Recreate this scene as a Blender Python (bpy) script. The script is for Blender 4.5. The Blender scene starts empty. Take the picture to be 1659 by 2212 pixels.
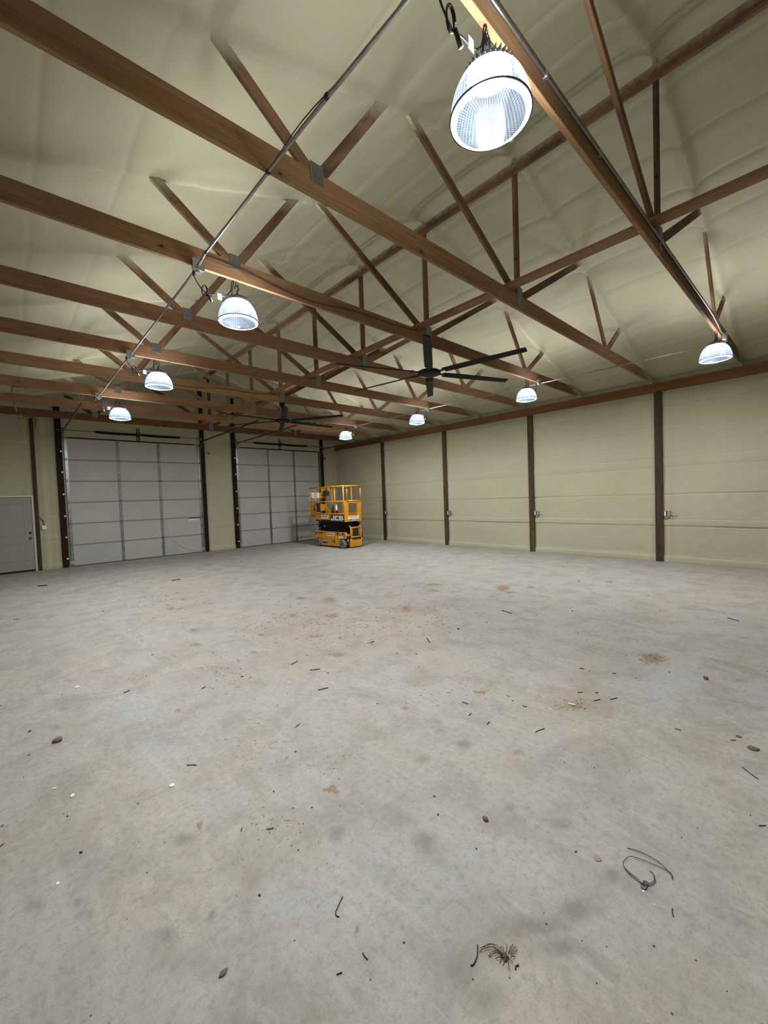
import bpy, bmesh, math, random
import numpy as np
from mathutils import Matrix, Vector, noise as mnoise

random.seed(7)
scene = bpy.context.scene
col = scene.collection

# ------------------------------------------------------------------ camera, world, exposure
CAM_H, FPX, YAW, PITCH, ROLL = 1.670, 885.65, 0.7437, -0.0355, -0.0361
IW, IH = 1659, 2212

def cam_axes():
    cy, sy = math.cos(YAW), math.sin(YAW); cp, sp = math.cos(PITCH), math.sin(PITCH)
    f = Vector((sy*cp, cy*cp, sp)); rt = Vector((cy, -sy, 0)); up = rt.cross(f)
    cr, sr = math.cos(ROLL), math.sin(ROLL)
    return cr*rt + sr*up, -sr*rt + cr*up, f
RT, UP, FW = cam_axes()
cd = bpy.data.cameras.new('camera'); cam = bpy.data.objects.new('camera', cd); col.objects.link(cam)
cd.sensor_fit = 'HORIZONTAL'; cd.sensor_width = 36.0; cd.lens = FPX/IW*36.0; cd.clip_start = 0.02; cd.clip_end = 100
m = Matrix.Identity(4)
for i in range(3):
    m[i][0], m[i][1], m[i][2] = RT[i], UP[i], -FW[i]
m[2][3] = CAM_H
cam.matrix_world = m
scene.camera = cam

world = bpy.data.worlds.new('world'); scene.world = world; world.use_nodes = True
world.node_tree.nodes['Background'].inputs[0].default_value = (0.35, 0.45, 0.6, 1)
world.node_tree.nodes['Background'].inputs[1].default_value = 0.02
vs = scene.view_settings
vs.view_transform = 'Standard'; vs.look = 'None'; vs.gamma = 1.0; vs.use_curve_mapping = False
vs.exposure = 0.0
LAMP_POINT, LAMP_UP, LAMP_DISC = 8.0, 112.0, 1280.0       # light of one high-bay lamp: side glow through the clear shade / LED board strength
LAMP_COL = (0.97, 0.975, 1.0)

def at_floor(u, v, z=0.0):
    d = FW + RT*((u-IW/2)/FPX) - UP*((v-IH/2)/FPX)
    t = (z-CAM_H)/d.z
    return Vector((d.x*t, d.y*t, z))

# ------------------------------------------------------------------ building dimensions (metres)
XC, BAY, XR, XL = 4.927, 3.048, 10.85, -1.00
YB, YF = 14.785, -3.50
HC = 3.992                       # underside of the bottom chords
TY = [1.162 + 1.524*i for i in range(9)]
def ceil_z(x): return 5.965 - 0.322*abs(x-XC)

# ------------------------------------------------------------------ materials
def mat(name, color=(.5,.5,.5), rough=.6, metal=0.0, spec=.5):
    M = bpy.data.materials.new(name); M.use_nodes = True
    b = M.node_tree.nodes['Principled BSDF']
    b.inputs['Base Color'].default_value = (*color, 1); b.inputs['Roughness'].default_value = rough
    b.inputs['Metallic'].default_value = metal; b.inputs['Specular IOR Level'].default_value = spec
    return M
class NT:
    def __init__(s, M): s.t = M.node_tree; s.b = s.t.nodes['Principled BSDF']
    def n(s, ty, **k):
        nd = s.t.nodes.new(ty)
        for a, v in k.items():
            if a in ('operation','blend_type','data_type','noise_dimensions','feature','wave_type','bands_direction','attribute_name','vector_type','distance','clamp'): setattr(nd, a, v)
            else:
                key = int(a[1:]) if a[0]=='i' and a[1:].isdigit() else a.replace('_',' ')
                s.set(nd.inputs[key], v)
        return nd
    def set(s, inp, v):
        if isinstance(v, bpy.types.NodeSocket): s.t.links.new(v, inp)
        elif isinstance(v, bpy.types.Node): s.t.links.new(v.outputs[0], inp)
        else: inp.default_value = v
    def math(s, op, a, b=0.0, c=None):
        nd = s.n('ShaderNodeMath', operation=op); s.set(nd.inputs[0], a); s.set(nd.inputs[1], b)
        if c is not None: s.set(nd.inputs[2], c)
        return nd.outputs[0]
    def mix(s, f, a, b, bt='MIX'):
        nd = s.n('ShaderNodeMix', data_type='RGBA', blend_type=bt)
        s.set(nd.inputs[0], f); s.set(nd.inputs[6], a if not isinstance(a, tuple) else (*a,1)); s.set(nd.inputs[7], b if not isinstance(b, tuple) else (*b,1))
        return nd.outputs[2]
    def noise(s, vec, scale, detail=4, rough=.55, dist=0.0):
        nd = s.n('ShaderNodeTexNoise', Scale=scale, Detail=detail, Roughness=rough, Distortion=dist)
        if vec is not None: s.set(nd.inputs['Vector'], vec)
        return nd.outputs[0]
    def ramp(s, f, stops):
        nd = s.t.nodes.new('ShaderNodeValToRGB'); e = nd.color_ramp.elements
        while len(e) < len(stops): e.new(.5)
        for i, (p, c) in enumerate(stops):
            e[i].position = p; e[i].color = (*c, 1) if isinstance(c, tuple) else (c, c, c, 1)
        s.set(nd.inputs[0], f); return nd.outputs[0]
    def bump(s, h, strength=.3, dist=.01):
        nd = s.n('ShaderNodeBump', Strength=strength, Distance=dist, Height=h); s.set(s.b.inputs['Normal'], nd.outputs[0]); return nd
    def pos(s): return s.n('ShaderNodeNewGeometry').outputs['Position']
    def obj(s): return s.n('ShaderNodeTexCoord').outputs['Object']
    def vmul(s, v, sc):
        nd = s.n('ShaderNodeVectorMath', operation='MULTIPLY'); s.set(nd.inputs[0], v); nd.inputs[1].default_value = sc; return nd.outputs[0]
    def vadd(s, v, w):
        nd = s.n('ShaderNodeVectorMath', operation='ADD'); s.set(nd.inputs[0], v); s.set(nd.inputs[1], w); return nd.outputs[0]

FOAM = (0.425, 0.400, 0.285)
def foam_mat(name, base=FOAM):
    M = mat(name, base, .85, 0, .2); k = NT(M); p = k.pos()
    big = k.noise(p, .7, 4, .6); mid = k.noise(p, 5, 5, .6); fine = k.noise(p, 90, 4, .6)
    c = k.mix(k.ramp(big, [(.3, 0.0), (.7, 1.0)]), tuple(b*.93 for b in base), tuple(min(1,b*1.05) for b in base))
    c = k.mix(k.ramp(mid, [(.35, 0.0), (.75, .45)]), c, (base[0]*.98, base[1]*.93, base[2]*.80))
    k.set(k.b.inputs['Base Color'], c)
    k.bump(k.math('ADD', k.math('MULTIPLY', fine, .35), mid), .35, .02)
    return M
M_FOAM = foam_mat('sprayed_foam')

def wood_mat(name, light, dark, knots=True, overspray=True, scale=1.0, stain=0.0):
    M = mat(name, light, .7, 0, .12); k = NT(M)
    oi = k.n('ShaderNodeObjectInfo'); rnd = oi.outputs['Random']
    comb = k.n('ShaderNodeCombineXYZ'); k.set(comb.inputs[0], k.math('MULTIPLY', rnd, 37.0)); k.set(comb.inputs[1], k.math('MULTIPLY', rnd, 91.0)); k.set(comb.inputs[2], k.math('MULTIPLY', rnd, 53.0))
    o = k.vadd(k.obj(), comb.outputs[0])
    g = k.noise(k.vmul(o, (1.2*scale, 26*scale, 26*scale)), 1.6, 6, .62, .9)
    w = k.noise(k.vmul(o, (.55, 5, 5)), 1.0, 3, .5, .4)
    c = k.mix(k.ramp(g, [(.30, 0.0), (.72, 1.0)]), dark, light)
    c = k.mix(k.math('MULTIPLY', k.ramp(w, [(.40, 0.0), (.75, 1.0)]), .55), c, tuple(x*.58 for x in dark))
    br = k.math('MULTIPLY_ADD', rnd, .5, .72)
    hs = k.n('ShaderNodeHueSaturation'); k.set(hs.inputs['Value'], br); k.set(hs.inputs['Color'], c)
    k.set(hs.inputs['Hue'], k.math('MULTIPLY_ADD', rnd, .016, .489)); c = hs.outputs[0]
    if knots:
        vo = k.n('ShaderNodeTexVoronoi', feature='F1', Scale=1.0); k.set(vo.inputs['Vector'], k.vmul(o, (3.4, 5.5, 5.5)))
        kd = k.math('ADD', vo.outputs['Distance'], k.math('MULTIPLY', k.math('SUBTRACT', g, .5), .10))
        cs = k.n('ShaderNodeSeparateColor'); k.set(cs.inputs[0], vo.outputs['Color'])
        on_ = k.ramp(cs.outputs[0], [(.40, 0.0), (.42, 1.0)])
        halo = k.ramp(kd, [(.08, 1.0), (.30, 0.0)]); kn = k.ramp(kd, [(.055, 1.0), (.085, 0.0)])
        c = k.mix(k.math('MULTIPLY', k.math('MULTIPLY', halo, on_), .45), c, tuple(x*.75 for x in dark))
        c = k.mix(k.math('MULTIPLY', k.math('MULTIPLY', kn, on_), .92), c, tuple(x*.16 for x in dark))
    if stain:
        c = k.mix(k.math('MULTIPLY', k.ramp(k.noise(k.vmul(o, (.9, 3, 3)), 1.3, 5, .6, .5), [(.50, 0.0), (.62, 1.0)]), stain), c, (.035,.028,.025))
    if overspray:
        sp = k.n('ShaderNodeSeparateXYZ'); k.set(sp.inputs[0], k.pos())
        cz = k.math('SUBTRACT', 5.965, k.math('MULTIPLY', k.math('ABSOLUTE', k.math('SUBTRACT', sp.outputs[0], XC)), .322))
        d = k.math('SUBTRACT', cz, sp.outputs[2])
        d = k.math('ADD', d, k.math('MULTIPLY', k.math('SUBTRACT', k.noise(k.pos(), 16, 4), .5), .16))
        f = k.ramp(d, [(.11, 1.0), (.25, 0.0)])
        c = k.mix(k.math('MULTIPLY', f, .95), c, FOAM)
    k.set(k.b.inputs['Base Color'], c); k.bump(g, .25, .004)
    return M
M_WOOD = wood_mat('pine_truss_lumber', (.345,.208,.112), (.212,.112,.055))
M_WEB = wood_mat('pine_web_lumber', (.305,.182,.104), (.178,.096,.054), stain=.55)
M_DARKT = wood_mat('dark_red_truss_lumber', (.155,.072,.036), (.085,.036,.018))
M_HEAD = wood_mat('pine_header_lumber', (.285,.142,.060), (.175,.075,.028), overspray=False)
M_POST = wood_mat('dark_treated_post', (.112,.072,.040), (.040,.026,.015), overspray=False, stain=.6)
M_JAMB = wood_mat('dark_brown_jamb', (.030,.016,.009), (.012,.0065,.004), overspray=False, knots=False)

def concrete_mat():
    M = mat('worn_concrete', (.322,.315,.294), .62, 0, .35); k = NT(M); p = k.pos()
    flow = k.noise(p, .35, 3, .5); warm = k.noise(k.vadd(p, (11.3,4.1,0)), .8, 6, .62, .6)
    mid = k.noise(p, 2.6, 7, .68, .5); trow = k.noise(k.vmul(p, (3.4, .9, 1)), 2.6, 7, .70, 1.2); fine = k.noise(p, 27, 7, .78); fin2 = k.noise(k.vadd(p, (3.3,7.7,0)), 130, 4, .7)
    c = k.mix(k.ramp(flow, [(.35, 0.0), (.65, 1.0)]), (.315,.305,.278), (.350,.348,.333))
    c = k.mix(k.math('MULTIPLY', k.ramp(warm, [(.47, 0.0), (.66, 1.0)]), .80), c, (.37,.325,.245))
    c = k.mix(k.math('MULTIPLY', k.ramp(mid, [(.46, 0.0), (.64, 1.0)]), .60), c, (.225,.205,.170))
    c = k.mix(k.math('MULTIPLY', k.ramp(trow, [(.52, 0.0), (.70, 1.0)]), .50), c, (.43,.42,.385))
    c = k.mix(k.math('MULTIPLY', k.ramp(trow, [(.30, 1.0), (.44, 0.0)]), .35), c, (.235,.225,.20))
    c = k.mix(k.math('MULTIPLY', k.ramp(fine, [(.50, 0.0), (.68, 1.0)]), .58), c, (.17,.155,.128))
    c = k.mix(k.math('MULTIPLY', k.ramp(fine, [(.30, 1.0), (.45, 0.0)]), .30), c, (.44,.435,.41))
    c = k.mix(k.math('MULTIPLY', k.ramp(fin2, [(.48, 0.0), (.68, 1.0)]), .42), c, (.20,.185,.16))
    vo = k.n('ShaderNodeTexVoronoi', feature='F1', Scale=7.0); k.set(vo.inputs['Vector'], p)
    speck = k.math('MULTIPLY', k.ramp(vo.outputs['Distance'], [(.03, 1.0), (.055, 0.0)]), k.ramp(k.noise(p, 1.1, 3), [(.48, 0.0), (.56, 1.0)]))
    c = k.mix(k.math('MULTIPLY', speck, .7), c, (.08,.055,.035))
    vo2 = k.n('ShaderNodeTexVoronoi', feature='F1', Scale=2.6); k.set(vo2.inputs['Vector'], k.vadd(k.vmul(p, (1,1,1)), (5.5,2.1,0)))
    smg = k.math('MULTIPLY', k.ramp(k.math('ADD', vo2.outputs['Distance'], k.math('MULTIPLY', k.math('SUBTRACT', fine, .5), .5)), [(.05, 1.0), (.16, 0.0)]), k.ramp(k.noise(p, .6, 3), [(.50, 0.0), (.58, 1.0)]))
    c = k.mix(k.math('MULTIPLY', smg, .55), c, (.22,.15,.09))
    a = k.n('ShaderNodeAttribute', attribute_name='mud'); mud = a.outputs['Fac']
    jag = k.noise(k.vmul(p, (1, .55, 1)), 30, 7, .75, .6)
    mm = k.ramp(k.math('ADD', mud, k.math('MULTIPLY', k.math('SUBTRACT', jag, .5), 3.0)), [(.42, 0.0), (.66, 1.0)])
    mm = k.math('MULTIPLY', mm, k.ramp(mud, [(.02, 0.0), (.2, 1.0)]))
    c = k.mix(k.math('MULTIPLY', mm, .85), c, k.mix(jag, (.154,.091,.045), (.294,.189,.098)))
    a2 = k.n('ShaderNodeAttribute', attribute_name='dust'); du = a2.outputs['Fac']
    md = k.math('MULTIPLY', du, k.ramp(k.noise(p, 12, 6, .7), [(.30, .25), (.70, 1.0)]))
    c = k.mix(k.math('MULTIPLY', md, .55), c, (.280,.189,.105))
    a3 = k.n('ShaderNodeAttribute', attribute_name='grey'); gr = a3.outputs['Fac']
    mg = k.ramp(k.math('MULTIPLY', gr, k.math('MULTIPLY_ADD', k.noise(p, 20, 6, .75), 1.6, .35)), [(.12, 0.0), (.75, 1.0)])
    c = k.mix(k.math('MULTIPLY', mg, .72), c, (.165,.150,.126))
    k.set(k.b.inputs['Base Color'], c)
    k.set(k.b.inputs['Roughness'], k.ramp(mid, [(.3, .5), (.7, .68)]))
    k.bump(k.math('ADD', k.math('MULTIPLY', fine, .5), trow), .18, .006)
    return M
M_CONC = concrete_mat()

def metal_noise(name, a, b, rough=.4, metal=.9, scale=12):
    M = mat(name, a, rough, metal); k = NT(M)
    k.set(k.b.inputs['Base Color'], k.mix(k.ramp(k.noise(k.obj(), scale, 5, .6), [(.35, 0.0), (.65, 1.0)]), a, b)); return M
M_GALV = metal_noise('galvanised_steel', (.50,.51,.51), (.36,.37,.38), .34, .9, 9)
M_STILE = metal_noise('galvanised_door_stile', (.27,.275,.265), (.19,.195,.19), .34, .75, 6)
M_TRACK = metal_noise('dull_door_track', (.19,.18,.165), (.12,.115,.105), .45, .8, 14)
M_EMT = metal_noise('conduit_steel', (.33,.33,.32), (.24,.24,.235), .36, .9, 20)
def plate_mat():
    M = mat('toothed_truss_plate', (.30,.31,.31), .5, .75); k = NT(M); o = k.obj()
    w = k.n('ShaderNodeTexWave', wave_type='BANDS', bands_direction='X', Scale=22.0); k.set(w.inputs['Vector'], o)
    nn = k.noise(o, 60, 4, .6)
    d = k.math('MULTIPLY', k.ramp(w.outputs[0], [(.35, 0.0), (.75, 1.0)]), k.ramp(nn, [(.3, .5), (.6, 1.0)]))
    k.set(k.b.inputs['Base Color'], k.mix(d, (.27,.28,.28), (.12,.12,.118))); k.bump(d, .5, .004); return M
M_PLATE = plate_mat()
M_BLACK = mat('satin_black_metal', (.006,.0065,.008), .55, 0, .15)
M_RUBBER = mat('black_cord_rubber', (.012,.012,.012), .55)
M_IRON = mat('dark_steel', (.035,.032,.03), .5, .7)
M_HOUSE = metal_noise('lamp_housing_grey', (.16,.15,.145), (.10,.095,.09), .5, .4, 30)
M_WHITE = mat('white_plastic', (.78,.78,.76), .45)
M_PAPER = mat('white_label_paper', (.80,.80,.78), .7)
M_INK = mat('black_print', (.02,.02,.02), .6)
M_RED = mat('dark_red_print', (.30,.03,.02), .6)
def door_mat():
    M = mat('grey_white_door_skin', (.47,.455,.44), .55, 0, .35); k = NT(M)
    k.set(k.b.inputs['Base Color'], k.mix(k.ramp(k.noise(k.pos(), 2.2, 4), [(.3, 0.0), (.7, 1.0)]), (.43,.42,.395), (.385,.375,.352)))
    k.bump(k.noise(k.vmul(k.pos(), (8, 8, 60)), 3, 3), .08, .003); return M
M_DOOR = door_mat()
M_JOINT = mat('grey_joint_strip', (.20,.195,.18), .6)
M_ENTRY = mat('painted_entry_door', (.27,.255,.22), .55)
M_TRIM = mat('cream_door_casing', (.62,.59,.50), .5)
def yellow_mat():
    M = mat('worn_yellow_paint', (.62,.27,.008), .42, 0, .5); k = NT(M)
    g = k.ramp(k.noise(k.obj(), 7, 5, .65), [(.45, 0.0), (.75, 1.0)])
    k.set(k.b.inputs['Base Color'], k.mix(k.math('MULTIPLY', g, .55), (.64,.275,.010), (.40,.155,.008))); return M
M_YEL = yellow_mat()
M_TYRE = mat('grey_non_marking_tyre', (.17,.165,.155), .85)
M_HUB = mat('black_wheel_hub', (.02,.02,.02), .55)
M_WARM = mat('amber_reflector', (.75,.55,.30), .4)
M_WARM2 = mat('orange_print', (.45,.12,.01), .5)
M_BUCKET = mat('dark_red_plastic', (.12,.015,.01), .5)
def shade_mat(name, lo, hi, ribs, lip=0.0):
    """nearly clear moulded plastic: it scatters a few percent of the light along its ribs and lip"""
    M = bpy.data.materials.new(name); M.use_nodes = True; t = M.node_tree; t.nodes.remove(t.nodes['Principled BSDF'])
    k = NT.__new__(NT); k.t = t; out = t.nodes['Material Output']
    o = k.obj(); sp = k.n('ShaderNodeSeparateXYZ'); k.set(sp.inputs[0], o)
    ang = k.math('ARCTAN2', sp.outputs[1], sp.outputs[0])
    w = k.math('SINE', k.math('MULTIPLY', ang, ribs)); rib = k.ramp(k.math('MULTIPLY_ADD', w, .5, .5), [(.25, 0.0), (.75, 1.0)])
    blot = k.ramp(k.noise(o, 14, 3, .5, .6), [(.35, .35), (.7, 1.0)])
    fac = k.math('MULTIPLY_ADD', k.math('MULTIPLY', rib, blot), hi-lo, lo)
    if lip:
        rad = k.math('SQRT', k.math('ADD', k.math('MULTIPLY', sp.outputs[0], sp.outputs[0]), k.math('MULTIPLY', sp.outputs[1], sp.outputs[1])))
        fac = k.math('ADD', fac, k.math('MULTIPLY', k.ramp(rad, [(.168, 0.0), (.178, 1.0)]), lip))
    tp = k.n('ShaderNodeBsdfTransparent', Color=(.97,.985,1,1)); tl = k.n('ShaderNodeBsdfTranslucent', Color=(.58,.75,1,1))
    df = k.n('ShaderNodeBsdfDiffuse', Color=(.58,.75,1,1)); gl = k.n('ShaderNodeBsdfGlossy', Color=(.9,.95,1,1), Roughness=.08)
    a = k.n('ShaderNodeMixShader', i0=.3, i1=tl, i2=df)
    b = k.n('ShaderNodeMixShader', i0=fac, i1=tp, i2=a)
    fr_ = k.n('ShaderNodeLayerWeight', Blend=.3)
    c = k.n('ShaderNodeMixShader', i0=k.math('MULTIPLY_ADD', fr_.outputs['Facing'], .10, .005), i1=b, i2=gl)
    k.set(out.inputs[0], c.outputs[0]); return M
M_SHADE = shade_mat('clear_ribbed_polycarbonate_shade', .006, .032, 60)
M_LENS = shade_mat('clear_prismatic_lens', .001, .011, 72, .08)
def emit_mat(name, c, s):
    M = bpy.data.materials.new(name); M.use_nodes = True; t = M.node_tree; t.nodes.remove(t.nodes['Principled BSDF'])
    e = t.nodes.new('ShaderNodeEmission'); e.inputs[0].default_value = (*c, 1); e.inputs[1].default_value = s
    t.links.new(e.outputs[0], t.nodes['Material Output'].inputs[0]); return M
M_LED = emit_mat('lit_led_board', LAMP_COL, LAMP_DISC)

# ------------------------------------------------------------------ mesh helpers
class MB:
    def __init__(s): s.v = []; s.f = []
    def add(s, vs, fs):
        o = len(s.v); s.v += [tuple(v) for v in vs]; s.f += [tuple(i+o for i in f) for f in fs]; return s
    def box(s, a, b):
        x0,y0,z0 = a; x1,y1,z1 = b
        return s.add([(x0,y0,z0),(x1,y0,z0),(x1,y1,z0),(x0,y1,z0),(x0,y0,z1),(x1,y0,z1),(x1,y1,z1),(x0,y1,z1)],
                     [(0,3,2,1),(4,5,6,7),(0,1,5,4),(1,2,6,5),(2,3,7,6),(3,0,4,7)])
    def cbox(s, a, b, c=.01):
        """box with its long edges chamfered (a bevelled slab)"""
        x0,y0,z0 = a; x1,y1,z1 = b; bm = bmesh.new()
        vs = [bm.verts.new(p) for p in ((x0,y0,z0),(x1,y0,z0),(x1,y1,z0),(x0,y1,z0),(x0,y0,z1),(x1,y0,z1),(x1,y1,z1),(x0,y1,z1))]
        for f in ((0,3,2,1),(4,5,6,7),(0,1,5,4),(1,2,6,5),(2,3,7,6),(3,0,4,7)): bm.faces.new([vs[i] for i in f])
        bmesh.ops.bevel(bm, geom=list(bm.edges), offset=c, segments=1, affect='EDGES')
        bm.verts.index_update()
        s.add([v.co[:] for v in bm.verts], [[v.index for v in f.verts] for f in bm.faces]); bm.free(); return s
    def bar(s, p0, p1, w, h, up=(0,0,1)):
        p0, p1, up = Vector(p0), Vector(p1), Vector(up); d = (p1-p0).normalized()
        r = d.cross(up)
        if r.length < 1e-4: r = d.cross(Vector((1,0,0)))
        r.normalize(); u = r.cross(d).normalized(); vs = []
        for p in (p0, p1):
            for a, b in ((-1,-1),(1,-1),(1,1),(-1,1)): vs.append(p + r*(a*w/2) + u*(b*h/2))
        return s.add(vs, [(0,1,2,3),(7,6,5,4),(0,4,5,1),(1,5,6,2),(2,6,7,3),(3,7,4,0)])
    def cyl(s, p0, p1, r, n=12, r1=None, caps=True):
        p0, p1 = Vector(p0), Vector(p1); d = (p1-p0).normalized(); a = d.orthogonal().normalized(); b = d.cross(a); r1 = r if r1 is None else r1
        vs = [p0 + (a*math.cos(t)+b*math.sin(t))*r for t in (2*math.pi*i/n for i in range(n))] + [p1 + (a*math.cos(t)+b*math.sin(t))*r1 for t in (2*math.pi*i/n for i in range(n))]
        fs = [(i,(i+1)%n,n+(i+1)%n,n+i) for i in range(n)]
        if caps: fs += [tuple(range(n-1,-1,-1)), tuple(range(n,2*n))]
        return s.add(vs, fs)
    def tube(s, pts, r, n=6):
        pts = [Vector(p) for p in pts]; vs = []; fs = []; a = None
        for i, p in enumerate(pts):
            d = (pts[min(i+1,len(pts)-1)] - pts[max(i-1,0)]).normalized()
            a = d.orthogonal() if a is None else (a - d*a.dot(d))
            if a.length < 1e-5: a = d.orthogonal()
            a.normalize(); b = d.cross(a)
            vs += [p + (a*math.cos(t)+b*math.sin(t))*r for t in (2*math.pi*j/n for j in range(n))]
        for i in range(len(pts)-1):
            for j in range(n): fs.append((i*n+j, i*n+(j+1)%n, (i+1)*n+(j+1)%n, (i+1)*n+j))
        m = (len(pts)-1)*n; fs += [tuple(range(n-1,-1,-1)), tuple(range(m, m+n))]
        return s.add(vs, fs)
    def lathe(s, prof, n=32, c=(0,0)):
        vs = []; fs = []
        for r, z in prof: vs += [(c[0]+r*math.cos(2*math.pi*i/n), c[1]+r*math.sin(2*math.pi*i/n), z) for i in range(n)]
        for k in range(len(prof)-1):
            for i in range(n): fs.append((k*n+i, k*n+(i+1)%n, (k+1)*n+(i+1)%n, (k+1)*n+i))
        return s.add(vs, fs)
    def mesh(s, name, M, smooth=False):
        me = bpy.data.meshes.new(name); me.from_pydata(s.v, [], s.f); me.update()
        if smooth:
            for p in me.polygons: p.use_smooth = True
        me.materials.append(M); return me
    def build(s, name, M, parent=None, smooth=False, loc=None):
        return link(name, s.mesh(name, M, smooth), parent, loc)

def link(name, me, parent=None, loc=None):
    o = bpy.data.objects.new(name, me); col.objects.link(o)
    if parent is not None: o.parent = parent
    if loc is not None: o.location = loc
    return o
def tag(o, label=None, cat=None, group=None, kind=None):
    if label: o['label'] = label
    if cat: o['category'] = cat
    if group: o['group'] = group
    if kind: o['kind'] = kind
    return o
def thing(name, loc, label, cat, group=None, kind=None):
    o = bpy.data.objects.new(name, None); col.objects.link(o); o.location = loc; o.empty_display_size = .1
    return tag(o, label, cat, group, kind)
def copy_tree(o, parent=None):
    c = o.copy(); col.objects.link(c)
    if parent is not None: c.parent = parent
    for ch in list(o.children): copy_tree(ch, c)
    return c
_boards = {}
def board(name, p0, p1, w, t, up, M, parent=None, share=True):
    """one straight piece of lumber: length along its own X, w along `up`, t across"""
    p0, p1, up = Vector(p0), Vector(p1), Vector(up); d = p1-p0; L = d.length; d.normalize()
    y = up.cross(d).normalized(); z = d.cross(y).normalized()
    key = (round(L,4), w, t, M.name)
    if key not in _boards:
        me = MB().cbox((-L/2,-t/2,-w/2), (L/2,t/2,w/2), .003).mesh(name, M); _boards[key] = me
    o = link(name, _boards[key], parent)
    mt = Matrix.Identity(4); c = (p0+p1)/2
    for i in range(3): mt[i][0], mt[i][1], mt[i][2], mt[i][3] = d[i], y[i], z[i], c[i]
    o.matrix_local = mt
    return o
def text_mesh(txt, size, depth=.001, offset=.0):
    cu = bpy.data.curves.new('t', 'FONT'); cu.body = txt; cu.size = size; cu.extrude = depth; cu.offset = offset; cu.align_x = 'CENTER'; cu.align_y = 'CENTER'
    o = bpy.data.objects.new('t', cu); col.objects.link(o)
    bpy.context.view_layer.update()
    me = bpy.data.meshes.new_from_object(o.evaluated_get(bpy.context.evaluated_depsgraph_get()))
    bpy.data.objects.remove(o); return me
def grid(name, us, vs, fn, M, parent=None, skip=None, smooth=True, flip=False):
    nu, nv = len(us), len(vs)
    V = [fn(u, v) for v in vs for u in us]; Fc = []
    for j in range(nv-1):
        for i in range(nu-1):
            if skip and skip((us[i]+us[i+1])/2, (vs[j]+vs[j+1])/2): continue
            q = (j*nu+i, j*nu+i+1, (j+1)*nu+i+1, (j+1)*nu+i)
            Fc.append(q[::-1] if flip else q)
    me = bpy.data.meshes.new(name); me.from_pydata(V, [], Fc); me.update()
    me.polygons.foreach_set('use_smooth', [smooth]*len(me.polygons)); me.materials.append(M)
    return link(name, me, parent)
def fr(a, b, step): n = max(1, int(round((b-a)/step))); return [a+(b-a)*i/n for i in range(n+1)]
def nz(x, y, z=0.0): return mnoise.noise(Vector((x, y, z)))
def bumpf(d, w): return math.exp(-(d/w)**2)

# ------------------------------------------------------------------ floor
stains = {'mud': [], 'dust': [], 'grey': []}
def stain(kind, u, v, ru, rv, amp=1.0):
    """stain seen at photo pixel (u, v), half sizes in pixels -> an ellipse lying on the slab"""
    c = at_floor(u, v); a = at_floor(u+ru, v)-c; b = at_floor(u, v-rv)-c
    det = a.x*b.y - a.y*b.x
    stains[kind].append((c.x, c.y, b.y/det, -b.x/det, -a.y/det, a.x/det, amp, max(a.length, b.length)*2.2))
A = lambda x, y: (x*.5, 1240+y*.5)
B = lambda x, y: (830+x*.5, 1240+y*.5)
C = lambda x, y: (x*.5, 1700+y*.5)
D = lambda x, y: (830+x*.5, 1700+y*.5)
for f, x, y, rx, ry in ((A,838,241,24,8),(A,846,305,26,8),(A,1435,930,30,22),(A,860,1085,16,26),(A,1265,178,20,8),(A,1435,180,30,10),(A,1420,112,34,12),(A,1300,105,20,7),(A,770,590,16,7),
        (A,735,150,16,8),(A,1097,338,18,5),(A,1030,488,14,6),(B,1165,365,60,24),(B,415,510,30,9),(B,515,60,28,15),(B,635,57,22,5),(B,100,150,30,14),(B,215,45,36,5),(B,215,72,26,4),(B,545,80,26,4),(B,90,580,18,9),(B,830,570,50,12),
        (B,440,1060,12,12),(C,1380,517,14,8),(C,1552,608,22,16),(C,1645,970,14,10),(D,520,725,26,22),(A,1360,270,26,6),(A,1130,262,20,5),(A,1460,350,36,9),(B,970,34,18,5),(B,1350,760,8,40)):
    stain('mud', *f(x,y), rx*.5, ry*.5)
for f, x, y, rx, ry, am in ((A,800,120,190,70,.55),(A,1350,230,330,110,.75),(A,950,430,190,90,.6),(A,780,330,100,50,.6),(B,140,200,330,130,.55),(B,800,560,150,60,.9),(B,900,390,110,60,.7),(B,1000,320,60,40,.6),(B,250,520,220,70,.45),(A,270,650,140,60,.5),
        (A,850,600,180,60,.35),(B,560,800,120,60,.35),(B,1350,760,60,45,.5),(A,1150,770,220,90,.3),(B,60,800,140,60,.35),(A,1420,800,160,40,.5),(C,1290,170,60,70,.3),(B,1620,350,90,200,.35)):
    stain('dust', *f(x,y), rx*.5, ry*.5, am)
for f, x, y, rx, ry, am in ((D,990,383,60,38,.7),(D,830,530,65,48,.8),(D,170,230,55,34,.6),(D,770,165,50,18,.7),(D,540,90,30,18,.6),(C,145,510,45,34,.6),(C,345,500,55,20,.6),(C,375,550,45,24,.6),(C,715,635,45,30,.7),(C,915,555,18,16,.9),(C,790,225,40,24,.8),(C,1455,200,36,30,.6),
        (C,660,480,90,40,.4),(B,345,735,32,18,.8),(B,575,770,24,14,.6),(B,540,1010,28,18,.7),(B,765,1080,50,22,.7),(B,165,800,30,18,.6),(A,560,750,20,20,.5),(A,270,582,26,10,.7),(A,240,662,26,10,.7),(A,300,460,24,8,.5),(D,650,600,150,40,.7),(D,780,690,110,40,.7),(D,330,800,80,70,.6),(D,440,920,80,70,.6),(B,1160,545,30,10,.4),
        (D,1100,820,120,90,.35),(D,1380,660,120,100,.3),(C,320,300,200,60,.3),(C,900,760,140,70,.3)):
    stain('grey', *f(x,y), rx*.5, ry*.5, am)
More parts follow.
